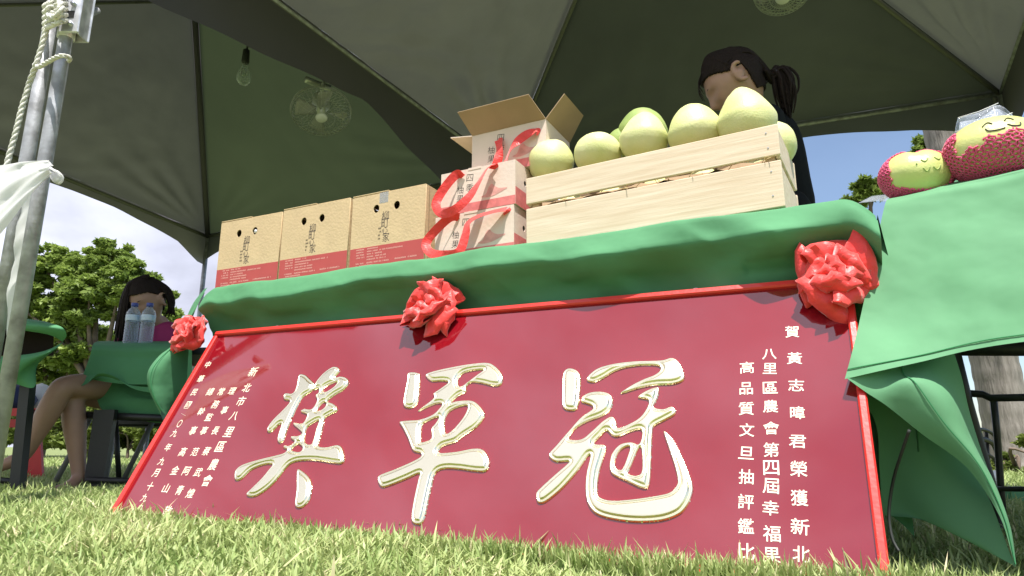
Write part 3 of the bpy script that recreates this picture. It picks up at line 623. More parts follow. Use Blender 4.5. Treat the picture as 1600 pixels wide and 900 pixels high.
gift_box(.760, .314, TZ+.003, .243, .126, .17, 'lower cream gift box standing on the green cloth, ribbon loop on its front', R(-2), [[(.32,.001,.93),(.24,.016,.92),(.10,.03,.66),(.0,.042,.35),(.08,.048,.10),(.28,.05,.0),(.44,.046,.04),(.50,.04,.4),(.52,.036,.66),(.66,.03,.80),(.90,.012,.90),(.93,.002,.84)]])
gift_box(.775, .314, TZ+.1325, .232, .122, .17, 'upper closed cream gift box with a long drooping red ribbon loop', R(-2), [[(.30,.001,.84),(.26,.012,.90),(.18,.025,.70),(.08,.038,.35),(.06,.044,.12),(.16,.048,-.10),(.34,.05,-.06),(.50,.044,.18),(.60,.036,.48),(.68,.024,.82),(.74,.010,.94),(.72,.001,.88)]])
gift_box(.840, .372, TZ+.2585, .232, .128, .17, 'open cream gift box with raised cardboard flaps on top of the stack', R(-2), [[(.34,.001,.62),(.40,.012,.70),(.44,.026,.30),(.40,.03,.02)], [(.52,.030,.02),(.60,.030,.34),(.72,.022,.58),(.88,.012,.74),(.92,.002,.70)]], opened=True)
# ------------------------------------------------------------------ crate with pomelos
CW, CD = .622, .25
CY = R(-5.0); CO = T(1.037, .306, TZ+.004)
cr_ = thing('wooden_crate', 'pale pine crate with two front planks, filled with green pomelos', 'crate', CO, -TH+CY)
def plank(a, b, m=None, par=cr_, name='plank'): 
    return MB().box(a, b, .0015).build(name, m or M['wood'], par)
plank((0, 0, .003), (CW, .010, .108)); plank((.0, 0, .121), (CW, .010, .192))
plank((0, CD-.010, .003), (CW, CD, .108)); plank((0, CD-.010, .121), (CW, CD, .192))
for x in (0.0, CW-.012):
    plank((x+.001, .0102, .004), (x+.011, CD-.0102, .100)); plank((x+.001, .0102, .118), (x+.011, CD-.0102, .188))
for x in (.0125, CW-.0325):
    for y in (.0104, CD-.0304): plank((x, y, .0), (x+.020, y+.020, .186), M['wood_dark'], name='corner_post')
for k in range(4): plank((.012, .012+k*.058, 0), (CW-.012, .06+k*.058, .003), M['wood_dark'], name='bottom_slat')
for x in (.012, CW-.014):
    for z in (.03, .085, .14, .175):
        if x > .1: MB().lathe([(.0001, .0012), (.0018, .001), (.0018, 0)], 8).build('nail_head', M['steel_d'], cr_).matrix_local = Matrix.Translation((x+random.uniform(-.003, .003)-.01, -.0001, z)) @ UPX
MB().box((.0125, CD-.0150, .004), (CW-.0125, CD-.0108, .194)).build('slot_blocker', M['kraft_shade'], cr_)  # added card that keeps bright sky from showing through the slot
MB().box((.0125, .182, .10), (CW-.0125, .184, .208)).build('slot_blocker', M['kraft_shade'], cr_)  # second added card, blocks the remaining sky behind the slot
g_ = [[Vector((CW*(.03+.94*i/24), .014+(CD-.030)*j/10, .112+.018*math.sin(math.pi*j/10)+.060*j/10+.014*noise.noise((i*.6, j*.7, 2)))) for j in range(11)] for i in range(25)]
MB().grid(g_).build('slot_filler', M['kraft_shade'], cr_)  # added filler mass that blocks the sky behind the plank slot
sm = MB()
for k in range(420):
    p = Vector((random.uniform(.02, CW-.02), random.uniform(.012, CD-.02), random.uniform(.02, .15))); d = Vector((random.gauss(0, 1), random.gauss(0, .6), random.gauss(0, .35))).normalized()*random.uniform(.02, .05)
    q = p+d; q.y = max(q.y, .011); q.y = min(q.y, CD-.012); q.x = min(max(q.x, .016), CW-.016); q.z = min(max(q.z, .008), .165)
    sm.tube([p, (p+q)/2+Vector((0, 0, random.uniform(-.004, .004))), q], .0009, 4, cap=False)
for x, a in ((.10, .3), (.26, -.2), (.42, .5), (.58, .8), (.585, .4)):
    sm.tube([(x, .014, .112), (x+.008, .004, .117), (x+.02*math.cos(a), -.006, .110+.012*a)], .0009, 4)
tag(sm.build('packing_straw', M['straw'], cr_), kind='stuff')
def pomelo(name, p, r, neck, label, m, tilt=(0, 0), seed=0, squash=.92, group='pomelos in the pine crate'):
    n = 40; rows = 28; v = []; f = []
    for i in range(rows+1):
        ph = math.pi*i/rows; z = math.cos(ph); rr = math.sin(ph)
        # pear profile: narrower shoulder at the top
        k = 1-neck*max(0, z)**1.0*.55
        zz = z*squash*(1+neck*.55*max(0, z))
        if i == 0: zz -= .05
        for j in range(n):
            a = 2*math.pi*j/n; q = Vector((rr*k*math.cos(a), rr*k*math.sin(a), zz)); q *= r*(1+.035*noise.noise(q*1.6+Vector((seed*3.1, 0, 0)))+.010*noise.noise(q*6+Vector((seed, 3, 0))))
            v.append(q)
    for i in range(rows):
        for j in range(n): f.append((i*n+j, i*n+(j+1) % n, (i+1)*n+(j+1) % n, (i+1)*n+j))
    o = raw(name, v, f, m, None, True); o.location = p; o.rotation_euler = (tilt[0], tilt[1], seed); tag(o, label, 'pomelo', group); return o
for i, (px, py, v, r, nk, sq, tl, lab) in enumerate([
 (861, 254, .405, .0635, .05, .98, (.1, 0), 'round pomelo at the left end of the crate, beside the gift boxes'),
 (934, 241, .400, .0640, .02, .86, (.2, .1), 'squat round pomelo, second from the left end of the crate'),
 (1006, 218, .392, .0635, .42, .98, (.05, -.05), 'pear shaped pomelo in the middle of the crate front row'),
 (1086, 206, .380, .0690, .30, .88, (.1, .15), 'wide pomelo with a green patch, left of the tallest one'),
 (1166, 190, .365, .0690, .50, 1.05, (.05, -.12), 'tallest pear shaped pomelo at the right end of the crate in front of the woman')]):
    pomelo('pomelo', onv(px, py, v), r, nk, lab, M['pomelo'], tl, i+1, sq)
for k in range(5):
    pomelo('pomelo', CO+Matrix.Rotation(-TH+CY, 3, 'Z') @ Vector((.075+k*.118, .125, .118)), .057, .1, 'lower layer pomelo seen through the crate slot, '+('under the leftmost round pomelo', 'under the squat second pomelo', 'under the middle pear shaped pomelo', 'under the wide fourth pomelo', 'under the tallest pomelo')[k], M['pomelo'], (.2, 0), 20+k, .9)
pomelo('pomelo', onv(1004, 208, .50), .068, .2, 'dark green pomelo peeking out behind the middle pear shaped one', M['pomelo_dk'], (0, 0), 7, .95)
pomelo('pomelo', onv(975, 226, .50), .050, .0, 'small dark green pomelo wedged behind the second and third pomelos', M['pomelo_dk'], (0, 0), 8, .95)
pomelo('pomelo', onv(1205, 228, .44), .058, .0, 'pomelo showing beyond the right end of the crate', M['pomelo'], (0, 0), 9, 1.05)
# ------------------------------------------------------------------ smiling pomelos in foam nets
def netted(p, rx, rz, face, label, seed, rot, net_fn, heart=False):
    t = thing('netted_pomelo', label, 'pomelo', p, rot, 'decorated pomelos on the right table')
    def surf(a, ph, s=1.):   # a azimuth (0 = toward camera -y), ph from top
        x = math.sin(ph)*math.sin(a); y = -math.sin(ph)*math.cos(a); z = math.cos(ph)
        k = 1.0
        if heart: k = 1-.13*math.exp(-((x+.08)/.22)**2)*max(0, z)**1.5-.10*max(0, -z)*abs(x)
        return Vector((x*rx*k, y*rx*.88*k, z*rz*k))*s
    mb = MB(); mb.grid([[surf(2*math.pi*j/40, math.pi*i/24) for j in range(41)] for i in range(25)]); o = mb.build('fruit', M['pomelo_y'], t, True)
    for st in face:
        pts = [surf(a, ph, 1.008) for a, ph in st]; MB().tube(catmull(pts, 5, False), .0013, 6).build('drawn_line', M['ink'] if not heart else M['pomelo_dk'], t, True)
    net = MB(); N = 40; K = 30
    for sgn in (1, -1):
        for j in range(N):
            run = []
            for i in range(K*2+1):
                ph = math.pi*(.02+.97*i/(K*2)); a = 2*math.pi*j/N+sgn*(i/(K*2))*2*math.pi*.55+.035*math.sin(i*math.pi/1.0+sgn)
                aa = (a+math.pi) % (2*math.pi)-math.pi
                if net_fn(aa, ph): run.append(surf(aa, ph, 1.03+.010*math.sin(i*1.9+j)))
                else:
                    if len(run) > 1: net.tube(run, .0019, 4)
                    run = []
            if len(run) > 1: net.tube(run, .0019, 4)
    tag(net.build('foam_net', M['foam'], t, True), kind='stuff')
    return t
def arc(a0, p0, a1, p1, bow, n=5): return [(a0+(a1-a0)*i/(n-1), p0+(p1-p0)*i/(n-1)+bow*math.sin(math.pi*i/(n-1))) for i in range(n)]
P1 = onv(1432, 276, .36); P2 = onv(1556, 236, .335)
netted(P1, .070, .056, [arc(-.15, 1.30, .05, 1.26, .12), arc(.25, 1.24, .45, 1.20, .12), [(-.28, 1.45), (-.27, 1.5)], [(.55, 1.35), (.56, 1.40)], arc(-.12, 1.66, .05, 1.64, .14), arc(.15, 1.63, .36, 1.58, .14)], 'heart shaped yellow pomelo with a small drawn face in a pink foam net', 3, -.20,
       lambda a, ph: ph > 2.05+.35*math.cos(a*1.3) or ph < .50 and abs(a) > 1.0 or abs(a+.1) > 1.02+.12*math.sin(ph*3), heart=True)
netted(P2, .090, .066, [arc(-.66, 1.16, -.46, 1.12, -.12), arc(-.20, 1.06, .0, 1.04, -.12), [(-.60, 1.26), (-.54, 1.36), (-.38, 1.38), (-.24, 1.34)], [(-.18, 1.22), (-.08, 1.30), (.06, 1.29), (.10, 1.18)]], 'larger smiling pomelo in a pink foam net with an open clear bag', 5, -.12,
       lambda a, ph: (ph > 1.62-.22*math.cos(a*2.2)+.08*math.sin(a*14)) or (abs(a) > 1.25 and ph > 1.0))
# cellophane bag behind the larger pomelo
bg_ = thing('cellophane_bag', 'stiff clear cellophane bag standing open behind the larger smiling pomelo', 'plastic bag', (0, 0, 0))
bagp = [[(1488, 262, .42), (1528, 262, .44), (1580, 255, .43), (1612, 245, .40)], [(1492, 206, .40), (1530, 205, .43), (1575, 195, .42), (1604, 196, .39)], [(1497, 184, .40), (1530, 176, .44), (1562, 164, .43), (1586, 186, .40)]]
G = patch([bagp[0], bagp[1], bagp[2]], 4, 4, .008, 2); solid(MB().grid(G).build('back_sheet', M['bag'], bg_, True), .0006)
bagp2 = [[(x+6, y+2, v-.03) for x, y, v in r] for r in bagp[:2]]+[[(1500, 190, .39), (1532, 184, .40), (1556, 170, .42), (1580, 184, .39)]]
solid(MB().grid(patch(bagp2, 4, 4, .006, 8)).build('front_sheet', M['bag'], bg_, True), .0006)
for pts in [[(1492, 206, .385), (1530, 196, .39), (1565, 184, .395), (1582, 176, .39)], [(1552, 168, .40), (1558, 188, .39), (1562, 205, .385)], [(1497, 184, .395), (1530, 174, .43), (1560, 161, .42)]]:
    MB().tube([onv(*c) for c in pts], .0009, 5).build('crease', M['sheer'], bg_, True)
solid(tag(MB().grid(patch([[(1468, 300, .42), (1490, 292, .40), (1520, 285, .40)], [(1475, 272, .40), (1488, 262, .40), (1500, 262, .42)], [(1480, 250, .44), (1486, 246, .44), (1492, 244, .44)]], 5, 5, .012, 4)).build('cellophane_bag', M['bag'], None, True), 'crumpled clear bag between the two netted pomelos', 'plastic bag'), .0006)
solid(tag(MB().grid(patch([[(1340, 318, .50), (1368, 314, .46), (1392, 314, .42)], [(1362, 306, .50), (1376, 304, .46), (1390, 302, .44)]], 5, 5, .01, 6)).build('cellophane_bag', M['bag'], None, True), 'flat clear bag lying in the gap between the two tables', 'plastic bag'), .0006)
# ------------------------------------------------------------------ tents
EZ = 2.4
def tri_panel(a, b, c, m, parent, name='roof_panel', sag=.06, n=84, wr=.012, seed=0):
    """triangular roof sheet a-b eave, c apex, with sag and wrinkles running from the corners"""
    v = []; f = []; idx = {}; nn = (b-a).cross(c-a).normalized()
    for i in range(n+1):
        for j in range(n+1-i):
            s, t = i/n, j/n; w = 1-s-t; p = a*w+b*t+c*s; e = w*t*s*27
            k = wr*min(1, 6*min(w, t, s)+.0)*(fbm(tuple(p*.9+Vector((seed, 0, 0))), 3.0)+.8*math.sin(34*math.atan2(t, w+.02)+seed)*math.exp(-3*s))
            idx[i, j] = len(v); kw = wr*1.3*min(1, 12*s+.1)*math.exp(-s*5.5)*max(0, noise.noise((t*5, seed, 0))+.35)*math.sin(52*t+9*noise.noise((t*3, s*2.5, seed))+s*6*math.sin(seed+t*5))*min(1, 8*w)*min(1, 8*t)
            kc = wr*.9*math.exp(-((math.hypot(s, t)-.18)/.16)**2)*math.sin(16*math.atan2(s, t+1e-4)+seed)+wr*.9*math.exp(-((math.hypot(s, w)-.18)/.16)**2)*math.sin(16*math.atan2(s, w+1e-4)+seed)
            v.append(p+nn*(sag*e*(-1 if nn.z > 0 else 1)+k+kw+kc*min(1, 9*min(w, t, s)+.05)))
    for i in range(n):
        for j in range(n-i):
            f.append((idx[i, j], idx[i, j+1], idx[i+1, j]))
            if j < n-i-1: f.append((idx[i, j+1], idx[i+1, j+1], idx[i+1, j]))
    return raw(name, v, f, m, parent, True)
def bar(a, b, r, parent, name, m=None): return MB().tube([a, b], r, 8).build(name, m or M['bar'], parent, True)
def valance_pl(a, b, zfun, m, parent, n=40, name='valance', off=Vector((0, 0, 0))):
    g = []
    for i in range(n+1):
        t = i/n; p = a.lerp(b, t)+off; zb = zfun(t); row = []
        for k in range(9):
            q = k/8; side = (b-a).cross(Z).normalized(); row.append(Vector((p.x, p.y, p.z+(zb-p.z)*q))+side*(.006*math.sin(t*37)*q+.006*math.sin(t*11+1)*q*q))
        g.append(row)
    return MB().grid(g).build(name, m, parent, True)
ABL, ABR = onz(789, 262, EZ), onz(1562, 140, EZ)
dirL = (onz(440, 0, EZ)-ABL).normalized()
AFL = ABL+dirL*3.45; AFR = AFL+(ABR-ABL)*1.0
AFR = Vector((AFR.x, AFR.y, EZ)); AAP = onv(1010, -284, 1.75)
tA = thing('canopy_tent', 'grey canopy tent roof over the pomelo table with the open sky behind it', 'tent', (ABL.x, ABL.y, 0), 0, 'canopy tents side by side'); 
def rel(t, *p): return [q-Vector(t.location) for q in p]
abl, abr, afr, afl, aap = rel(tA, ABL, ABR, AFR, AFL, AAP)
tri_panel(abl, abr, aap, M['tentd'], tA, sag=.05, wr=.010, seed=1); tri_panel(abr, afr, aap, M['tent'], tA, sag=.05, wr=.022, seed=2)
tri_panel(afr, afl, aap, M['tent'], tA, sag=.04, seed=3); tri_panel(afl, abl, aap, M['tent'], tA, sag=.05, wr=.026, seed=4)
dn = Vector((0, 0, -.03))
for a, b in [(abl, abr), (abr, afr), (afr, afl), (afl, abl)]: bar(a+dn, b+dn, .013, tA, 'eave_bar', M['steel_d'])
for a in (abl, abr, afl, afr): bar(a+dn*1.2, aap+dn*1.5, .014, tA, 'hip_bar')
back_n = (ABR-ABL).cross(Z).normalized()
def zA(t):
    p = ABL.lerp(ABR, t); c = proj_y = None
    return None
def z_on_edge(a, b, pix):
    """bottom heights of a hanging strip below edge a-b at measured picture points"""
    n = (b-a).cross(Z).normalized(); out = []
    for x, y in pix:
        p = onpl(x, y, a, n); out.append(((p-a).dot(b-a)/(b-a).length_squared, p.z))
    out.sort(); return out
def lerpt(tab, t):
    if t <= tab[0][0]: return tab[0][1]
    for (a, za), (b, zb) in zip(tab, tab[1:]):
        if t <= b: return za+(zb-za)*(t-a)/(b-a)
    return tab[-1][1]
tb = z_on_edge(ABL, ABR, [(1262, 214), (1350, 206), (1430, 203), (1500, 205)])
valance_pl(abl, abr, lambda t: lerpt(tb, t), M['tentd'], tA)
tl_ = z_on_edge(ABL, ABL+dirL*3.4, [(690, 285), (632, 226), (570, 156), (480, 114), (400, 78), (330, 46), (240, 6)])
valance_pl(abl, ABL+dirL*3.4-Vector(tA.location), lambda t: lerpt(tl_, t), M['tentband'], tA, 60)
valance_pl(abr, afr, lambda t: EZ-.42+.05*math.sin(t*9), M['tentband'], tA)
for nm, p in (('rear', abl), ('rear', abr)):
    MB().tube([(p.x, p.y, 0), (p.x, p.y, EZ-.02)], .018, 10).build('pole', M['steel_d'], tA, True)
fr_ = Vector((afr.x, afr.y, 0)); MB().tube([fr_, fr_+Z*(EZ-.02)], .018, 10).build('pole', M['steel_d'], tA, True)
MB().box((abr.x-.02, abr.y-.05, EZ-.16), (abr.x+.02, abr.y-.01, EZ-.05), .004).build('corner_joint', M['steel_d'], tA)
cj = catmull([ABR+Vector((-.06, -.02, -.07)), ABR+Vector((-.055, -.03, -.14)), ABR+Vector((0, -.04, -.17)), ABR+Vector((.02, -.03, -.10)), ABR+Vector((.015, -.02, -.03))], 5, False)
MB().tube([p-Vector(tA.location) for p in cj], .012, 8).build('webbing_loop', M['bar'], tA, True)
# left tent
BBL = onz(325, 366, EZ); BEV = onz(75, 262, EZ); dB = (BEV-BBL).normalized()
BFL = BBL+dB*4.0; BBR = ABL+X*-.006; BFR = AFL+X*-.006+dirL*.35; BAP = onv(304, -4, 1.95)  # unseen front eave pushed forward to shade the left tables
tB = thing('canopy_tent', 'left canopy tent with roof panel coloured for green bounce light, light bulb and fan under it', 'tent', (BBL.x, BBL.y, 0), 0, 'canopy tents side by side')
bbl, bbr, bfr, bfl, bap = rel(tB, BBL, BBR, BFR, BFL, BAP)
tri_panel(bbl, bbr, bap, M['tent_bounce'], tB, sag=.03, seed=5, wr=.006); tri_panel(bbr, bfr, bap, M['tentd'], tB, sag=.03, seed=6)
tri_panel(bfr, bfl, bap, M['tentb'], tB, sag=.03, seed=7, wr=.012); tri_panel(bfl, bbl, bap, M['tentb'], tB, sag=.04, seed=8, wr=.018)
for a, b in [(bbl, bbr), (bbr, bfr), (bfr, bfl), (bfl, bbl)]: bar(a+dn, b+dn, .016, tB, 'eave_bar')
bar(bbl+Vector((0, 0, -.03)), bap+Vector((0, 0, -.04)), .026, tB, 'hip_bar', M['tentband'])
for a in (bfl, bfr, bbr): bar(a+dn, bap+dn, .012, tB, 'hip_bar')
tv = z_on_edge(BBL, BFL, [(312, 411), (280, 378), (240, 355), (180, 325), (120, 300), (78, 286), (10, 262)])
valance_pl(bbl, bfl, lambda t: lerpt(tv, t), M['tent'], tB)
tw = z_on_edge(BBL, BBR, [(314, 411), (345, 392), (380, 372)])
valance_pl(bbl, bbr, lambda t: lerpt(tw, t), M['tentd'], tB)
valance_pl(bfl, bfr, lambda t: EZ-.40, M['tent'], tB)  # unseen front valance, added with a deep drop to shade the left tables
pb = Vector((.0, 0, 0)); MB().tube([(0, 0, 0), (0, 0, EZ-.05)], .024, 10).build('pole', M['steel_d'], tB, True)
MB().tube([(-.0, -.0, EZ-1.0), (0, 0, EZ-.9)], .030, 10).build('pole_collar', M['bar'], tB, True)
MB().tube([Vector((bfl.x, bfl.y, 0)), bfl], .018, 10).build('pole', M['steel_d'], tB, True)
# right neighbour's roof seen past the right eave
# ------------------------------------------------------------------ front pair of poles, bracket, rope, curtain
def vpole(px, py, v, base_r, name, label, top=2.38, lean=0.):
    p = onv(px, py, v); t = thing(name, label, 'tent pole', (p.x, p.y, 0)); MB().tube([(0, 0, 0), (0, 0, top)], base_r, 16).build('tube', M['steel_d'], t, True)
    MB().box((-.05, -.05, 0), (.05, .05, .006), .001).build('foot_plate', M['steel'], t); return t, p
tp, pR = vpole(91, 130, -.02, .0215, 'tent_pole', 'front weathered steel tent pole with the white corner bracket')
tq, pL = vpole(63, 130, .03, .0225, 'tent_pole', 'smoother steel tent pole standing just left of the bracketed one')
vx = tp
# bracket near the top
bz = onv(110, 38, -.02).z
MB().tube([(0, 0, bz-.05), (0, 0, bz+.18)], .0265, 14).build('sleeve', M['bracket'], tp, True)
MB().box((-.005, -.034, bz-.048), (.060, -.024, bz+.16), .003).build('bracket_plate', M['bracket'], tp)
MB().box((.050, -.024, bz-.048), (.056, .03, bz+.16), .002).build('bracket_plate', M['bracket'], tp)
MB().box((-.005, .024, bz-.048), (.060, .032, bz+.16), .003).build('bracket_plate', M['bracket'], tp)
for dz in (-.02, .055, .12): MB().tube([(.035, -.045, bz+dz), (.035, .045, bz+dz)], .008, 8).build('bolt', M['steel'], tp, True)
MB().tube([(.03, -.0, bz+.02), (.05, .06, bz+.10)], .011, 8).build('stay_bar', M['steel_d'], tp, True)
MB().box((.012, -.036, bz+.005), (.04, -.0335, bz+.03)).build('slot', M['black'], tp)
# rope
rp = thing('tie_rope', 'twisted white rope wound round the two steel poles at the left', 'rope', (0, 0, 0))
def twisted(pts, r, name, parent, k=6):
    P = catmull(pts, 10, False); L_ = 0; A = []; B = []; C_ = []
    for i, p in enumerate(P):
        if i: L_ += (p-P[i-1]).length
        d = (P[min(i+1, len(P)-1)]-P[max(i-1, 0)]).normalized(); u = d.orthogonal().normalized(); w = d.cross(u); 
        u = (Vector((1, .3, .2))-d*Vector((1, .3, .2)).dot(d)).normalized(); w = d.cross(u)
        for q, lst in enumerate((A, B, C_)):
            a = L_/r/1.25+q*2.094; lst.append(p+u*(r*.52*math.cos(a))+w*(r*.52*math.sin(a)))
    mb = MB()
    for lst in (A, B, C_): mb.tube(lst, r*.58, 6)
    return mb.build(name, M['rope'], parent, True)
def onp(x, y, v): return onv(x, y, v)
def dens(pts, n): 
    out = []
    for a, b in zip(pts, pts[1:]): out += [a.lerp(b, i/n) for i in range(n)]
    return out+[pts[-1]]
twisted(dens([onp(*c) for c in [(74, 40, -.07), (66, 70, -.07), (57, 100, -.07), (46, 130, -.06), (34, 170, -.06), (24, 210, -.06), (14, 245, -.06), (10, 262, -.06)]], 3), .0085, 'hanging_end', rp)
twisted([onp(*c) for c in [(54, 102, -.06), (62, 104, -.075), (76, 96, -.08), (92, 88, -.085), (104, 88, -.07), (109, 92, -.045), (106, 96, -.0)]], .0072, 'wrap', rp)
for k in range(5):
    y0 = 2+k*9; tw_ = [onp(*c) for c in [(72, y0+12, .02), (70, y0+8, -.05), (80, y0+2, -.085), (94, y0-4, -.085), (104, y0-6, -.04), (102, y0-4, .02)]]
    twisted(tw_, .0085, 'wrap', rp)
twisted(catmull([onp(*c) for c in [(84, 5, -.09), (76, 14, -.095), (76, 24, -.09), (88, 26, -.10), (95, 12, -.10), (92, -6, -.09)]], 3, False), .010, 'knot', rp)
# sheer curtain gathered to the pole
cu = thing('sheer_curtain', 'gathered sheer white curtain tied to the left poles', 'curtain', (0, 0, 0))
def curtain(rows, name, wr, seed):
    G = patch(rows, 8, 8, 0); nr = len(G)
    for i, r in enumerate(G):
        for j, p in enumerate(r): r[j] = p-Y*(wr*(math.sin(i*.55+j*.12+seed)+.5*math.sin(i*1.3+seed*2-j*.2)))
    return MB().grid(G).build(name, M['sheer'], cu, True)
curtain([[(78, 252, -.085), (40, 254, -.10), (14, 256, -.11), (-30, 262, -.13), (-90, 280, -.16)], [(79, 258, -.09), (36, 272, -.115), (0, 290, -.13), (-40, 310, -.15), (-90, 330, -.18)], [(78, 268, -.09), (40, 292, -.12), (0, 325, -.135), (-40, 352, -.155), (-90, 390, -.18)], [(74, 280, -.085), (40, 318, -.11), (0, 362, -.13), (-40, 400, -.15), (-90, 440, -.18)]], 'gathered_swag', .006, 1)
curtain([[(76, 250, -.088), (60, 252, -.095), (40, 252, -.10)], [(78, 262, -.095), (56, 270, -.105), (30, 280, -.11)], [(70, 276, -.09), (50, 292, -.10), (26, 308, -.11)]], 'gathered_swag', .004, 3)
curtain([[(66, 272, .0), (56, 275, -.02), (44, 280, .02)], [(60, 320, .0), (44, 325, -.01), (30, 332, .02)], [(52, 380, .0), (36, 384, 0), (22, 392, .02)], [(44, 440, .0), (28, 445, 0), (14, 450, .02)], [(34, 520, .0), (22, 525, 0), (8, 530, .02)]], 'hanging_tail', .004, 5)
MB().tube(catmull([onp(*c) for c in [(76, 262, -.05), (84, 266, -.06), (92, 270, -.06), (98, 278, -.05), (94, 286, -.05), (86, 284, -.05), (80, 276, -.05)]], 4), .004, 6).build('tie_bow', M['sheer'], cu, True)
g = [[onp(80, 268, -.05), onp(90, 269, -.055), onp(98, 276, -.05)], [onp(80, 276, -.05), onp(89, 279, -.058), onp(98, 280, -.05)], [onp(80, 280, -.05), onp(88, 287, -.055), onp(95, 284, -.05)]]
solid(MB().grid(g).build('tie_tail', M['sheer'], cu, True), .002)
# ------------------------------------------------------------------ bulb and fans
pbulb = ond(383, 100, 3.3)
bl = thing('light_bulb', 'bare clear light bulb hanging in a black socket under the tent', 'light bulb', pbulb)
MB().tube([(0, 0, .30), (.004, 0, .12), (0, 0, .05)], .006, 6).build('cord', M['cable'], bl, True)
MB().lathe([(.001, .085), (.017, .083), (.019, .05), (.021, .012), (.016, -.0), (.001, 0)], 14).build('socket', M['cable'], bl, True)
MB().lathe([(.014, .0), (.016, -.015), (.030, -.045), (.038, -.075), (.036, -.10), (.022, -.12), (.001, -.127)], 20).build('glass', M['bulb'], bl, True)
MB().tube(catmull([(-.012, 0, -.03), (-.014, 0, -.06), (0, 0, -.07), (.014, 0, -.06), (.012, 0, -.03)], 4, False), .002, 5).build('filament', M['grille'], bl, True)
def fan(p, nrm, r, label):
    t = thing('hanging_fan', label, 'fan', p, group='wire caged fans under the tents'); t.rotation_mode = 'QUATERNION'; t.rotation_quaternion = nrm.to_track_quat('Z', 'Y')
    cg = MB()
    for rr, z in ((r, 0), (r*.98, .018), (r*.72, .045), (r*.98, -.018), (r*.45, .055)):
        cg.tube([(rr*math.cos(a), rr*math.sin(a), z) for a in np.linspace(0, 2*math.pi, 41)], .0022 if rr < r else .004, 5, cap=False)
    for k in range(36):
        a = 2*math.pi*k/36; c, s = math.cos(a), math.sin(a)
        cg.tube([(c*.03, s*.03, .058), (c*r*.6, s*r*.6, .052), (c*r*.9, s*r*.9, .03), (c*r, s*r, 0), (c*r*.9, s*r*.9, -.03), (c*r*.4, s*r*.4, -.045)], .0011, 4, cap=False)
    cg.build('wire_cage', M['grille'], t)
    MB().lathe([(.001, .064), (.03, .062), (.034, .054), (.03, .05)], 18).build('centre_badge', M['whitefab'], t, True)
    for k in range(4):
        g = []
        for i in range(6):
            rr = .03+(r*.86-.03)*i/5; row = []
            for j in range(5):
                a = 2*math.pi*k/4+(j-2)/2*.42*(1-.25*i/5); row.append((rr*math.cos(a), rr*math.sin(a), .02*(j-2)/2))
            g.append(row)
        solid(MB().grid(g).build('blade', M['fanblade'], t, True), .002)
    MB().lathe([(.001, -.13), (.04, -.125), (.05, -.09), (.05, -.05), (.03, -.03), (.02, .03), (.001, .035)], 18).build('motor', M['grille'], t, True)
    MB().tube([(0, 0, -.10), (0, .05, -.16), (.02, .10, -.20)], .012, 8).build('mount_arm', M['grille'], t, True)
    return t
pf = ond(502, 174, 3.5); fan(pf, (CAM-pf).normalized()*.55+Vector((.1, -.05, -1.0)), .165, 'wire caged fan hanging below the roof of the left tent')
pf2 = ond(1222, -16, 2.6); fan(pf2, (CAM-pf2).normalized()*.6+Vector((0, 0, -1.0)), .12, 'wire caged fan above the woman at the crate, cut by the top of the picture')
MB().tube([ond(478, 124, 3.5), ond(492, 130, 3.55), ond(516, 138, 3.6)], .02, 8).build('fan_clamp', M['grille'], None, True)
fc = bpy.data.objects['fan_clamp']; tag(fc, 'pale clamp holding the left fan to the valance edge', 'clamp')
# ------------------------------------------------------------------ people
def skin_mesh(nodes, edges, sub=2):
    me = bpy.data.meshes.new('limb'); me.from_pydata([n[0] for n in nodes], edges, []); o = bpy.data.objects.new('limb', me); COL.objects.link(o)
    md = o.modifiers.new('s', 'SKIN'); md.use_smooth_shade = True
    for i, n in enumerate(nodes):
        r = n[1]; me.skin_vertices[0].data[i].radius = r if isinstance(r, tuple) else (r, r)
        me.skin_vertices[0].data[i].use_root = (i == 0)
    ss = o.modifiers.new('u', 'SUBSURF'); ss.levels = sub; ss.render_levels = sub
    dg = bpy.context.evaluated_depsgraph_get(); out = bpy.data.meshes.new_from_object(o.evaluated_get(dg)); bpy.data.objects.remove(o)
    v = [x.co.copy() for x in out.vertices]; f = [list(p.vertices) for p in out.polygons]; bpy.data.meshes.remove(out); return v, f
def chain(pts, rad, root=0): return skin_mesh([(tuple(p), r) for p, r in zip(pts, rad)], [(i, i+1) for i in range(len(pts)-1)])
def head_pts(nu=56, nv=44, grow=0.):
    v = []; f = []
    for i in range(nv+1):
        ph = math.pi*i/nv
        for j in range(nu):
            a = 2*math.pi*j/nu; x, y, z = math.sin(ph)*math.sin(a), math.sin(ph)*math.cos(a), math.cos(ph)
            px, py, pz = x*.076, y*.093, z*.115
            if z < 0: px *= 1-.42*(-z)**1.4; py *= (1-.10*(-z)) if y > 0 else (1-.45*(-z)**.8)
            if y > .2:
                g = lambda cx, cz, sx_, sz_: math.exp(-((px-cx)/sx_)**2-((pz-cz)/sz_)**2)
                py += .020*g(0, -.028, .012, .016)+.009*g(0, -.008, .009, .02)+.004*g(0, .024, .05, .008)
                py -= .009*(g(.031, .004, .016, .012)+g(-.031, .004, .016, .012))
                py += .007*g(0, -.058, .022, .006)+.006*g(0, -.068, .018, .006)-.003*g(0, -.063, .02, .002)+.008*g(0, -.092, .02, .014)
                py += .004*(g(.04, -.03, .016, .02)+g(-.04, -.03, .016, .02))
            s = 1+grow; v.append(Vector((px*s, py*s, pz*s)))
    for i in range(nv):
        for j in range(nu): f.append((i*nu+j, i*nu+(j+1) % nu, (i+1)*nu+(j+1) % nu, (i+1)*nu+j))
    return v, f
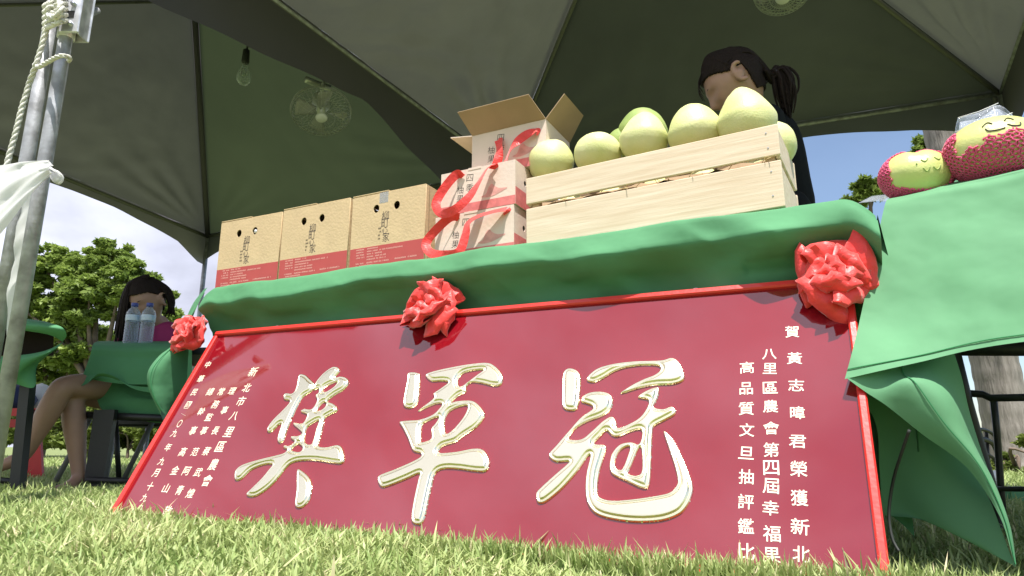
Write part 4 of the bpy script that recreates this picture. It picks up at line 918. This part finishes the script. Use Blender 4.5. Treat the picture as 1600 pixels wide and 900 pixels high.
def ear(side):
    pts = [Vector((side*(.083), -.004, -.006))+Vector((side*(.004-.35*.018*math.cos(t)), .018*math.cos(t)-.004, .032*math.sin(t))) for t in np.linspace(-1.9, 2.4, 9)]
    mb = MB(); mb.tube(pts, [.007, .0075, .008, .008, .008, .008, .0075, .0065, .006], 8); mb.lathe([(.001, -.02), (.014, -.01), (.016, .006), (.001, .02)], 10, (side*.076, -.004, -.008)); return mb.v, mb.f
def hand(wrist, dirv, palm_n, curl=.5, side=1):
    d = dirv.normalized(); n = palm_n.normalized(); n = (n-d*n.dot(d)).normalized(); s = d.cross(n)*side; out = []
    out.append(chain([wrist, wrist+d*.03, wrist+d*.06, wrist+d*.085], [(.022, .015), (.03, .014), (.036, .014), (.034, .011)]))
    for k, (o_, ln) in enumerate([(-.027, .062), (-.009, .072), (.009, .068), (.026, .054)]):
        p = wrist+d*.08+s*o_; pts = [p]; ang = 0
        for q, fr in enumerate((.45, .30, .25)): ang += curl*(.4, .7, .5)[q]; p = p+(d*math.cos(ang)+n*math.sin(ang))*ln*fr; pts.append(p)
        out.append(chain([pts[0]-d*.02]+pts, [.0085, .009, .0082, .0075, .006]))
    p = wrist+d*.025-s*.026; out.append(chain([p+s*.01, p-s*.014+d*.02, p-s*.022+d*.045+n*.01, p-s*.018+d*.068+n*.018], [.010, .011, .0095, .007]))
    return out
def body(name, parts, m, parent, vox=.007):
    mb = MB()
    for v, f in parts: mb.add(v, f)
    o = mb.build(name, m, parent, True); md = o.modifiers.new('r', 'REMESH'); md.mode = 'VOXEL'; md.voxel_size = vox; md.use_smooth_shade = True
    sm_ = o.modifiers.new('s', 'SMOOTH'); sm_.iterations = 3; sm_.factor = .5; return o
def xf(vf, Mx): return [Mx @ p for p in vf[0]], vf[1]
def hair_cap(Mx, m, parent, hairline, grow=.10, seed=0):
    v, f = head_pts(180, 140, grow); keep = [hairline(p) for p in v]; v2 = [Mx @ (p*(1+.03*noise.noise(p*40+Vector((seed, 0, 0))))) for p in v]
    ff = [q for q in f if all(keep[i] for i in q)]; o = raw('hair', v2, ff, m, parent, True); solid(o, .008, -1); return o
def strands(mb, pts_fn, n, r):
    for k in range(n): mb.tube(catmull(pts_fn(k), 5, False), [r*.6]+[r]*(len(catmull(pts_fn(k), 5, False))-2)+[r*.2], 5) if False else None
def lock(mb, pts, r0, r1=.2, n=6):
    P = catmull(pts, 5, False); N = len(P); mb.tube(P, [r0*(1-(1-r1)*(i/(N-1))**2) for i in range(N)], n)
def basis_m(origin, fwd, up):
    f_ = fwd.normalized(); r_ = f_.cross(up).normalized(); u_ = r_.cross(f_); return Matrix.Translation(origin) @ Matrix((r_, f_, u_)).transposed().to_4x4()
def face_marks(Mx, parent, closed=True):
    for s in (-1, 1):
        MB().tube([Mx @ Vector((s*(.020+.006*i), .0795-.0016*i*i, .000-.0035*math.sin(math.pi*i/4))) for i in range(5)], .0016, 5).build('eyelash', M['hair'], parent)
        MB().tube([Mx @ Vector((s*(.016+.008*i), .0885-.0022*i*i, .024+.003*math.sin(math.pi*i/4))) for i in range(5)], .0021, 5).build('eyebrow', M['hair'], parent)
    MB().tube([Mx @ Vector((x, .0955-.9*abs(x)**1.6*6, -.063)) for x in (-.020, -.012, 0, .012, .020)], [.001, .0035, .0045, .0035, .001], 6).build('lips', M['lip'], parent, True)
# --- woman behind the crate
hp = ond(1150, 130, 1.95); wf = Vector((-.80, .26, -.50)).normalized(); wup = (Z*.9+Vector((-.20, 0, 0))).normalized()
HM = basis_m(hp, wf, wup)
w1 = thing('person', 'woman with a dark ponytail and black shirt bending behind the crate', 'person', (0, 0, 0))
sh = ond(1192, 232, 2.02); sh.z = max(sh.z, 1.19)
base = Vector((sh.x+.04, sh.y+.04, 0)); side = Vector((-.22, -.95, 0)).normalized()
neck = Vector(hp)+Vector((.055, .02, -.085)); c7 = sh+Vector((.0, .0, .05))
pel = base+Z*.88; chest = sh.lerp(pel, .3)+Vector((-.02, 0, 0)); waist = sh.lerp(pel, .72)
parts = [xf(head_pts(), HM), xf(ear(-1), HM), xf(ear(1), HM)]
parts.append(chain([neck+Vector((-.01, 0, .03)), neck, c7, sh+Z*-.06], [.045, .046, .055, .08]))
nodes = [(tuple(pel), (.13, .10)), (tuple(waist), (.115, .09)), (tuple(chest), (.14, .10)), (tuple(sh), (.11, .085))]; edges = [(0, 1), (1, 2), (2, 3)]
torso = skin_mesh(nodes, edges); parts.append(torso)
armsv = []
for s in (-1, 1):
    a0 = sh+side*s*.14+Z*-.03; a1 = a0+Vector((-.12, -.0, -.24)); a2 = a1+Vector((-.19, -.04, -.06)); armsv.append((a0, a1, a2))
    parts.append(chain([a0-side*s*.08, a0, a1, a1.lerp(a2, .3), a2], [.05, .048, .038, .036, .024])); parts += hand(a2, (a2-a1), Vector((0, 0, -1)), .5, s)
    h0 = pel+side*s*.09; k0 = Vector((h0.x-.02, h0.y, .47)); f0 = Vector((h0.x+.01, h0.y, .08))
    parts.append(chain([h0, h0.lerp(k0, .5), k0, k0.lerp(f0, .35), f0, f0+Vector((-.05, -.08, -.05)), f0+Vector((-.09, -.14, -.06))], [.085, .075, .05, .048, .03, .03, .02]))
body('body', parts, M['skin'], w1, .005); face_marks(HM, w1)
sp_ = [skin_mesh([(tuple(pel+Z*-.03), (.15, .115)), (tuple(waist), (.13, .105)), (tuple(chest), (.155, .118)), (tuple(sh+Z*.01), (.125, .095)), (tuple(c7+Z*.0), (.066, .064))], [(0, 1), (1, 2), (2, 3), (3, 4)])]
for a0, a1, a2 in armsv: sp_.append(chain([sh.lerp(a0, .5), a0, a0.lerp(a1, .5), a0.lerp(a1, .85)], [.075, .058, .050, .046]))
body('black_shirt', sp_, M['blackfab'], w1, .008)
tr_ = []
for s in (-1, 1):
    h0 = pel+side*s*.09; k0 = Vector((h0.x-.02, h0.y, .47)); tr_.append(chain([pel+side*s*.04+Z*.04, h0, h0.lerp(k0, .5), k0, Vector((h0.x, h0.y, .12))], [.11, .10, .088, .066, .05]))
body('trousers', tr_, M['blackfab'], w1, .010)
hair_cap(HM, M['hair'], w1, lambda p: (p.z > (.056+.2*max(0, p.y-.06) if p.y > .05 else .016+.80*p.y if p.y > 0 else .016 if p.y > -.026 else -.072)), .085)
def scalp(d, g=1.06):
    d = d.normalized(); return Vector((d.x*.076, d.y*.093, d.z*.115))*g
mb = MB()
for k in range(130):
    q = k/129*2-1; st = Vector((q*.98, .75*math.cos(q*1.25)-.18*abs(q), .50-.40*abs(q)**1.5+random.uniform(-.03, .05))); en = Vector((q*.12, -1, -.42+random.uniform(-.08, .08)))
    md = Vector((q*1.0, .05, .95-.55*abs(q)**1.3)); m2 = Vector((q*.7, -.75, .55-.2*abs(q)))
    lock(mb, [HM @ scalp(st, 1.03), HM @ scalp(st.lerp(md, .5), 1.09), HM @ scalp(md, 1.10), HM @ scalp(m2, 1.11), HM @ scalp(en, 1.13)], .0042, .8, 5)
tag(mb.build('scalp_hair', M['hair'], w1, True), kind='stuff')
mb = MB(); kn = HM @ Vector((0, -.100, -.050)); back = (HM.to_3x3() @ Vector((0, -1, 0)))
for k in range(110):
    j = Vector((random.gauss(0, .008), random.gauss(0, .008), random.gauss(0, .008))); sp = random.uniform(.6, 1.3)
    pe = kn+Vector((.030, .0, -.03))+j*1.6; lock(mb, [kn+j*.5, kn+Vector((.018, 0, .010))+j, pe, kn+Vector((.036, .01, -.07))+j*1.5, kn+Vector((.030+.01*sp, .02, -.10*sp))+j*.9], .0055, .3, 5)
lock(mb, [kn, kn+Vector((.018, 0, .006)), kn+Vector((.030, 0, -.03)), kn+Vector((.036, .01, -.07)), kn+Vector((.032, .02, -.105))], .021, .25, 10)
for k in range(60):
    j = Vector((random.gauss(0, .014), random.gauss(0, .014), random.gauss(0, .012))); lock(mb, [HM @ Vector((random.uniform(-.05, .05), -.078, random.uniform(-.045, .02))), kn-back*.01+j*.4, kn+j*.3], .005, .5, 5)
for k in range(8):
    a = random.uniform(-.03, .03); lock(mb, [HM @ Vector((a, .07, .085)), HM @ Vector((a*1.3, .098, .06)), HM @ Vector((a*1.6, .104, .03+random.uniform(-.02, .01)))], .002, .2, 4)
tag(mb.build('ponytail', M['hair'], w1, True), kind='stuff')
MB().lathe([(.014, -.006), (.019, 0), (.014, .006)], 12).build('hair_tie', M['black'], w1, True).matrix_local = Matrix.Translation(kn+back*.012) @ back.to_track_quat('Z', 'Y').to_matrix().to_4x4()
# --- seated woman on the left
D = 3.35
hp2 = ond(230, 470, D); wf2 = Vector((-.12, -.80, -.52)).normalized(); HM2 = basis_m(hp2, wf2, (Z+Vector((-.10, 0, 0))).normalized())
w2 = thing('person', 'woman in a magenta t-shirt sitting with crossed legs and looking down', 'person', (0, 0, 0))
shl = Vector((hp2.x+.02, hp2.y+.11, hp2.z-.135)); pel2 = Vector((shl.x+.02, shl.y+.14, .42)); parts = [xf(head_pts(), HM2), xf(ear(-1), HM2), xf(ear(1), HM2)]
parts.append(chain([hp2+Vector((.01, .03, -.05)), hp2+Vector((.015, .06, -.10)), shl+Z*.05, shl+Z*-.06], [.046, .046, .055, .09]))
parts.append(skin_mesh([(tuple(pel2), (.15, .11)), (tuple(pel2.lerp(shl, .4)), (.12, .09)), (tuple(pel2.lerp(shl, .75)), (.14, .095)), (tuple(shl), (.12, .07))], [(0, 1), (1, 2), (2, 3)]))
arms2 = []
for s in (-1, 1):
    a0 = shl+Vector((s*.155, 0, -.02)); a1 = a0+Vector((s*.02, -.05, -.23)); a2 = Vector((shl.x+s*.06, a1.y-.17, .53)); arms2.append((a0, a1, a2))
    parts.append(chain([a0-Vector((s*.08, 0, 0)), a0, a1, a1.lerp(a2, .3), a2], [.05, .046, .036, .034, .022])); parts += hand(a2, a2-a1, Vector((-s*.6, 0, -1)), .55, s)
# legs: thighs run left-forward out from under the small table
kA = ond(112, 612, 3.02); aA = ond(124, 748, 3.02); kB = ond(98, 603, 2.93); aB = ond(38, 712, 2.90)
hA = pel2+Vector((-.05, -.05, -.0)); hB = pel2+Vector((.03, -.07, .03))
parts.append(chain([hA, hA.lerp(kA, .5), kA, kA.lerp(aA, .12), kA.lerp(aA, .35), kA.lerp(aA, .75), aA, aA+Vector((-.01, -.05, -.035)), aA+Vector((-.03, -.15, -.05))], [.09, .078, .058, .05, .053, .036, .030, .028, .02]))
parts.append(chain([hB, hB.lerp(kB, .5)+Z*.02, kB, kB.lerp(aB, .12), kB.lerp(aB, .35), kB.lerp(aB, .75), aB, aB+Vector((-.04, -.03, -.03)), aB+Vector((-.13, -.05, -.07))], [.09, .078, .056, .05, .053, .037, .030, .028, .02]))
body('body', parts, M['skin'], w2, .007); face_marks(HM2, w2)
sp2 = [skin_mesh([(tuple(pel2+Z*.02), (.165, .125)), (tuple(pel2.lerp(shl, .4)), (.145, .11)), (tuple(pel2.lerp(shl, .75)), (.158, .112)), (tuple(shl+Z*.01), (.135, .085)), (tuple(shl+Z*.055+Vector((0, -.01, 0))), (.07, .062))], [(0, 1), (1, 2), (2, 3), (3, 4)])]
for a0, a1, a2 in arms2: sp2.append(chain([shl.lerp(a0, .5), a0, a0.lerp(a1, .5), a0.lerp(a1, .75)], [.075, .068, .060, .056]))
body('magenta_shirt', sp2, M['magenta'], w2, .008)
body('shorts', [chain([pel2+Z*.02, hA, hA.lerp(kA, .42)], [.15, .112, .098]), chain([pel2+Z*.02, hB, hB.lerp(kB, .40)+Z*.012], [.15, .112, .098])], M['navy'], w2, .009)
hair_cap(HM2, M['hair'], w2, lambda p: (p.z > (.056+.2*max(0, p.y-.06) if p.y > .05 else .016+.80*p.y if p.y > 0 else .016 if p.y > -.026 else -.072)), .09, 4)
mb = MB()
for k in range(120):
    s = -1 if k % 3 == 0 else 1; a = random.uniform(-.075, -.03 if s < 0 else .03); o_ = random.uniform(.94, 1.06)
    if s < 0 and k % 2: continue
    top = HM2 @ Vector((s*.035*o_, a*.6, .105)); mid = HM2 @ Vector((s*.083*o_, a, .03)); low = HM2 @ Vector((s*.090*o_, a*.9, -.05)); e = low+Vector((s*.012+random.gauss(0, .01), .02+random.gauss(0, .01), (-.10-random.uniform(0, .10))*(1 if s > 0 else .3)))
    lock(mb, [top, mid, low, e], .0075, .3, 5)
for k in range(110):
    q = random.random(); dd = D+random.uniform(-.06, .04); g1 = random.gauss(0, 1.5)
    lock(mb, [ond(228+q*6, 431+random.uniform(-1, 3), dd), ond(206-q*3+g1, 440+q*6, dd-.03), ond(193+q*8+g1, 462, dd-.04), ond(186+q*12+g1, 490+random.uniform(0, 6), dd-.03), ond(180+q*16+g1, 515+random.uniform(0, 22), dd)], .0075, .3, 5)
tag(mb.build('long_hair', M['hair'], w2, True), kind='stuff')
mb = MB()
for k in range(9): # faint print on the shirt
    p = ond(270-k*2.2+random.uniform(-1, 1)+2, 519+random.uniform(-3, 3), 3.2)
st = thing('seat_stool', 'black folding stool under the seated woman in magenta', 'stool', (pel2.x, pel2.y, 0))
MB().box((-.19, -.17, .29), (.19, .17, .325), .01).build('seat', M['black'], st)
for sx_ in (-1, 1):
    for sy_ in (-1, 1): MB().tube([(sx_*.17, sy_*.15, .29), (-sx_*.02+sx_*.2, sy_*.17, 0)], .012, 8).build('leg', M['steel_d'], st, True)
# ------------------------------------------------------------------ small table with bottles in front of her
sx0 = ond(150, 537, 3.05); szz = sx0.z
stb = thing('side_table', 'small black table under the shaded green cloth beside the seated woman', 'table', (sx0.x, sx0.y, 0))
MB().box((.02, .03, szz-.045), (.62, .50, szz-.012), .004).build('tabletop', M['black'], stb)
def stick(a, b, r, nm, par, m=None): return MB().tube([a, b], r, 8).build(nm, m or M['black'], par, True)
def W3(x, y, d, par): return ond(x, y, d)-Vector(par.location)
MB().add(*((lambda a, b: ([a+Vector((-.045, 0, 0)), a+Vector((.045, 0, 0)), b+Vector((.04, 0, 0)), b+Vector((-.04, 0, 0)), a+Vector((-.045, .03, 0)), a+Vector((.045, .03, 0)), b+Vector((.04, .03, 0)), b+Vector((-.04, .03, 0))], [(0, 1, 2, 3), (4, 7, 6, 5), (0, 4, 5, 1), (1, 5, 6, 2), (2, 6, 7, 3), (3, 7, 4, 0)]))(W3(163, 640, 3.0, stb), W3(145, 760, 3.0, stb)))).build('leg', M['black'], stb)
stick(W3(180, 650, 3.3, stb), W3(186, 750, 3.3, stb), .012, 'leg', stb); stick(W3(238, 660, 3.35, stb), W3(192, 752, 3.3, stb), .012, 'brace', stb, M['bar'])
stick(W3(140, 655, 3.2, stb), W3(80, 765, 3.1, stb), .012, 'brace', stb, M['bar']); stick(W3(136, 750, 3.0, stb), W3(215, 752, 3.0, stb), .014, 'foot_bar', stb)
stick(W3(130, 648, 3.05, stb), W3(290, 655, 3.05, stb), .016, 'frame_rail', stb)
def patchd(rows, nu=6, nv=6, wr=0., seed=0):
    P = [[ond(*c) for c in r] for r in rows]; Q = [catmull(r, nu, False) for r in P]; cols = [catmull(c, nv, False) for c in zip(*Q)]; G = [list(r) for r in zip(*cols)]
    if wr: G = [[p+Vector((0, wr*fbm(tuple(p+Vector((seed, 0, 0))), 5), 0)) for p in r] for r in G]
    return G
mb = MB()
mb.grid(patchd([[(156,533,3.6),(220,532,3.6),(300,532,3.6)], [(146,537,3.08),(215,538,3.06),(300,538,3.04)], [(140,558,3.02),(205,562,3.0),(300,560,3.0)], [(128,590,3.0),(195,600,2.98),(300,600,2.98)], [(114,606,2.98),(160,575,2.93),(216,608,2.96),(300,615,2.98)][:1]+[(170,592,2.95),(300,615,2.98)]][:4], 7, 5))
mb.grid(patchd([[(128,590,3.0),(150,586,2.98),(172,590,2.98),(195,598,2.98),(220,604,2.98),(300,606,2.98)], [(115,606,2.97),(135,600,2.95),(154,584,2.94),(178,588,2.96),(216,610,2.98),(300,620,2.98)]], 6, 4))
mb.grid(patchd([[(140,600,3.12),(170,590,3.12),(220,600,3.12),(300,600,3.1)], [(150,620,3.1),(180,612,3.08),(225,618,3.08),(300,625,3.08)], [(158,638,3.08),(190,630,3.06),(232,628,3.06),(300,640,3.06)], [(176,650,3.1),(200,652,3.08),(240,660,3.08),(300,664,3.08)]], 6, 5))
o = mb.build('tablecloth', M['green_shade'], None, True); tag(o, 'shaded green cloth over the small table by the seated woman', 'tablecloth')
def bottle(px, label):
    p = ond(px, 536, 3.16); t = thing('water_bottle', label, 'bottle', (p.x, p.y, szz), group='water bottles on the small table')
    H = .205; pr = [(.001, 0), (.028, .001), (.031, .006)]
    for k in range(8): z = .014+k*.0135; pr += [(.031, z), (.0292, z+.0045), (.031, z+.009)]
    pr += [(.031, .126), (.0315, .152), (.029, .165), (.022, .178), (.0135, .188), (.0125, .196)]
    MB().lathe(pr, 20).build('bottle_body', M['bottle'], t, True)
    MB().lathe([(.0318, .124), (.0322, .125), (.0322, .150), (.0318, .151)], 20).build('label_sleeve', M['label'], t, True)
    MB().lathe([(.001, .211), (.0145, .2105), (.0155, .208), (.0155, .193), (.0135, .192)], 16).build('cap', M['cap'], t, True)
bottle(203, 'left clear water bottle with a blue cap'); bottle(227, 'right clear water bottle with a blue cap')
# far left cloth covered table
flt = thing('side_table', 'black legged table at the far left edge under a lifted green cloth', 'table', (0, 0, 0))
for a, b, r in [((44, 600), (22, 765), .028)]:
    MB().tube([ond(a[0], a[1], 2.75), ond(b[0]+4, b[1]+8, 2.75)], r, 4).build('leg', M['black'], flt)
MB().tube([ond(-60, 745, 2.8), ond(18, 752, 2.75)], .012, 8).build('foot_bar', M['black'], flt, True)
MB().grid([[ond(x, y, d) for x in (-200, 84)] for y, d in ((508, 2.74), (556, 2.74))]).build('opening_shade_sheet', M['opening_dark'], flt)  # dark sheet painting the shade inside the lifted cloth
mb = MB()
mb.grid(patchd([[(-200,488,3.2),(-60,492,3.1),(30,497,3.0),(70,502,2.95)], [(-200,492,2.8),(-60,494,2.75),(35,499,2.7),(80,505,2.68)], [(-200,498,2.66),(-60,500,2.64),(45,505,2.62),(98,512,2.62)], [(-200,506,2.64),(-60,507,2.62),(55,514,2.62),(104,524,2.64)], [(-200,508,2.66),(-60,509,2.64),(62,520,2.64),(98,534,2.68)]], 6, 5))
mb.grid(patchd([[(-200,560,2.66),(-60,558,2.66),(20,556,2.66),(70,548,2.66),(99,534,2.68)], [(-200,580,2.64),(-60,576,2.64),(18,566,2.64),(64,556,2.64),(88,545,2.66)], [(-200,600,2.66),(-60,600,2.66),(16,590,2.66),(40,580,2.68),(62,566,2.7)], [(-200,608,2.7),(-60,606,2.7),(10,598,2.7),(52,606,2.7),(56,580,2.72)]], 6, 5))
tag(mb.build('tablecloth', M['green_shade'], None, True), 'lifted green cloth on the far left table behind the steel poles', 'tablecloth')
# red plastic chair with bags far left
rc = thing('plastic_stool', 'red plastic stool at the left behind the crossed legs', 'stool', ond(30, 745, 4.0)*1.0)
rc.location.z = 0; l0 = Vector(rc.location)
def trap(x0, y0, x1, y1, xa, xb, d, nm):
    v = [ond(x0, y0, d), ond(x1, y0, d), ond(xb, y1, d), ond(xa, y1, d)]; v = [p-l0 for p in v]; solid(MB().grid([[v[0], v[1]], [v[3], v[2]]]).build(nm, M['plastic_red'], rc), .02)
trap(-40, 638, 60, 650, -42, 62, 3.9, 'seat_rim'); trap(40, 640, 62, 748, 36, 68, 3.9, 'leg_panel'); trap(-40, 640, -10, 750, -50, -14, 3.9, 'leg_panel'); trap(-38, 655, 60, 668, -38, 62, 4.2, 'brace_panel')
tag(MB().lathe([(.001, .0), (.12, .01), (.14, .06), (.10, .12), (.03, .15), (.001, .15)], 12, (0, 0, 0)).build('cloth_bag', M['navy'], None, True), 'navy cloth bag resting on the red stool', 'bag').location = ond(12, 640, 4.0)
tag(MB().lathe([(.001, .0), (.07, .01), (.08, .08), (.05, .16), (.001, .18)], 12, (0, 0, 0)).build('plastic_bag', M['whitefab'], None, True), 'white plastic bag beside the navy bag on the red stool', 'bag').location = ond(58, 645, 4.2)
# ------------------------------------------------------------------ trees
def leaves(centres, per, size, name, m, parent, tone_fn=None, flat=.6):
    cs = np.array([c[:3] for c in centres]); rs = np.array([c[3] for c in centres]); n = len(cs)*per
    ci = np.repeat(np.arange(len(cs)), per); off = rng.normal(0, 1, (n, 3)); off /= np.linalg.norm(off, axis=1)[:, None]; off *= (rng.random(n)**.4)[:, None]*rs[ci][:, None]; off[:, 2] *= flat
    p = cs[ci]+off; a = rng.normal(0, 1, (n, 3)); a[:, 2] *= .6; a /= np.linalg.norm(a, axis=1)[:, None]; b = rng.normal(0, 1, (n, 3)); b[:, 2] *= .5; b -= a*(a*b).sum(1)[:, None]; b /= np.linalg.norm(b, axis=1)[:, None]
    s = (size*rng.uniform(.6, 1.4, n))[:, None]; q = np.stack([p-a*s, p+b*s*.42-a*s*.1, p+a*s, p-b*s*.42-a*s*.1], 1)
    me = bpy.data.meshes.new(name); me.vertices.add(n*4); me.vertices.foreach_set('co', q.ravel()); me.loops.add(n*4); me.loops.foreach_set('vertex_index', np.arange(n*4)); me.polygons.add(n); me.polygons.foreach_set('loop_start', np.arange(n)*4); me.update(calc_edges=True)
    ct = rng.random(len(cs)); tone = np.clip(.15+.5*ct[ci]+.35*rng.random(n), 0, 1); at = me.attributes.new('tone', 'FLOAT', 'POINT'); at.data.foreach_set('value', np.repeat(tone, 4).astype(np.float32))
    me.materials.append(m); o = bpy.data.objects.new(name, me); COL.objects.link(o); o.parent = parent; return o
def tree(loc, h, blobs, label, cat='tree', per=80, size=.07, ncl=26, mt='leaf', name='leafy_tree', group=None, trunk=.12, seed=1):
    """blobs: ellipsoids (dx, dy, z, rx, ry, rz) the crown is made of"""
    rr = random.Random(seed); t = thing(name, label, cat, loc, group=group); cen = []
    for bx, by, bz_, rx, ry, rzz in blobs:
        for k in range(ncl):
            d = Vector((rr.gauss(0, 1), rr.gauss(0, 1), rr.gauss(0, 1))).normalized()*(rr.random()**.33); cen.append((bx+d.x*rx, by+d.y*ry, bz_+d.z*rzz, rr.uniform(.16, .36)*min(1, rx)))
    crown = leaves(cen, per, size, 'crown', M[mt], t)
    mb = MB(); fork = Vector((0, 0, h*.3)); mb.tube([(0, 0, -.05), (trunk*.3, 0, h*.15), fork], [trunk, trunk*.8, trunk*.65], 8)
    mb.build('trunk', M['trunk'], t, True)
    mb = MB()
    for bx, by, bz_, rx, ry, rzz in blobs:
        c = Vector((bx, by, bz_)); mb.tube(catmull([fork, fork.lerp(c, .5)+Vector((rr.uniform(-.15, .15), rr.uniform(-.1, .1), .1)), c], 4, False), [trunk*.55*(1-i/10) for i in range(9)], 6)
        for k in range(7):
            e = cen[rr.randrange(len(cen))]
            if (Vector(e[:3])-c).length < max(rx, rzz)*1.2: mb.tube([c, c.lerp(Vector(e[:3]), .5)+Vector((0, 0, .06)), Vector(e[:3])], [.03, .02, .008], 5)
    mb.build('limbs', M['trunk'], t, True); return t
def tree_px(specs, d, label, base_px, **k):
    """specs: crown lobes measured in the picture (x, y, rx, ry) at distance d"""
    b = onz(base_px, 715, 0.); base = ond(base_px, 700, d); base.z = 0; bl_ = []
    for x, y, rx, ry in specs:
        p = ond(x, y, d); s = d/F_PX*1.02; bl_.append((p.x-base.x, random.uniform(-.3, .3), p.z, rx*s, max(rx, ry)*s*.7, ry*s))
    return tree((base.x, base.y, .0), max(z[2] for z in bl_), bl_, label, **k)
tree_px([(175, 400, 34, 30), (110, 425, 42, 38), (62, 412, 36, 34), (205, 445, 45, 34), (150, 470, 50, 40), (70, 480, 50, 45), (240, 500, 40, 36), (20, 470, 40, 50), (255, 480, 26, 30), (215, 530, 45, 40), (100, 540, 60, 45)], 11.0, 'dense leafy tree behind the seated woman', 140, ncl=42, per=170, size=.055, trunk=.11, seed=3)
tree_px([(60, 560, 55, 50), (130, 550, 60, 50), (200, 560, 50, 45), (262, 540, 34, 30), (-20, 540, 60, 70)], 12.5, 'lower leafy tree filling in below the tall crown at left', 60, ncl=48, per=150, size=.06, seed=4)
bush_l = [((110, 655, 45, 30), 'low yellow green bush seen between the crossed legs and table leg', 10), ((200, 665, 45, 28), 'low bush behind the legs of the small table', 10.3), ((258, 660, 40, 30), 'low bush beside the left edge of the plaque', 9.8), ((40, 640, 45, 40), 'low bush behind the red plastic stool', 11)]
for i, ((x, y, rx, ry), lab, d) in enumerate(bush_l):
    tree_px([(x, y+2, rx, ry+14), (x-rx*.6, y+12, rx*.7, ry+8), (x+rx*.6, y+12, rx*.7, ry+8)], d, lab, x, cat='bush', ncl=30, per=130, size=.055, mt='leafy', name='bush', group='bushes at the lawn edge', trunk=.03, seed=20+i)
tree_px([(1350, 300, 22, 16), (1378, 290, 16, 16), (1335, 318, 20, 14)], 8.0, 'small leafy crown peeking over the gap between the tables', 1350, ncl=14, per=90, size=.07, seed=31)
tree_px([(1450, 226, 26, 18), (1440, 252, 22, 22), (1418, 262, 12, 10), (1472, 246, 18, 20), (1455, 300, 30, 30)], 7.5, 'leafy tree beside the palm trunk above the netted pomelos', 1440, ncl=16, per=90, size=.07, seed=32)
for i, (x, y, rx, ry, d, lab) in enumerate([(1530, 690, 30, 40, 9., 'bush left of the palm trunk behind the wire chair'), (1585, 715, 22, 40, 4.6, 'leafy shrub growing at the foot of the palm trunk')]):
    tree_px([(x, y, rx, ry), (x-8, y+22, rx, ry*.6)], d, lab, x, cat='bush', ncl=26, per=90, size=.05 if i == 0 else .03, mt='leafy', name='bush', group='bushes at the lawn edge', trunk=.03, seed=40+i)
# palm trunk
pm = thing('palm_tree', 'thick grey palm trunk standing behind the right table', 'palm tree', (0, 0, 0)); b0 = ond(1592, 745, 5.2); tp0 = ond(1482, 235, 5.2); b0.z = 0
ax = (tp0-b0); top = b0+ax*2.3; mb = MB(); P = []; Rr = []
for i in range(140):
    s = i/139; P.append(b0.lerp(top, s)); Rr.append((.160-.02*s+.06*math.exp(-s*40))*(1+.018*math.sin(i*1.9)))
mb.tube(P, Rr, 28); mb.build('trunk', M['bark'], pm, True)
mb = MB()
for k in range(14):
    a = 2*math.pi*k/14; d = Vector((math.cos(a), math.sin(a), 0)); g = []
    rach = [top, top+d*.6+Z*.6, top+d*1.4+Z*.7, top+d*2.2+Z*.1]; rc_ = catmull(rach, 8, False); mb.tube(rc_, .02, 5)
    for i, p in enumerate(rc_[3:]):
        for s in (-1, 1):
            q = Vector((-math.sin(a), math.cos(a), 0))*s*.5+d*.2-Z*.25; mb.add([p, p+q*.5+Z*.02, p+q, p+q*.5-d*.03], [(0, 1, 2, 3)])
mb.build('fronds', M['leaf'], pm)
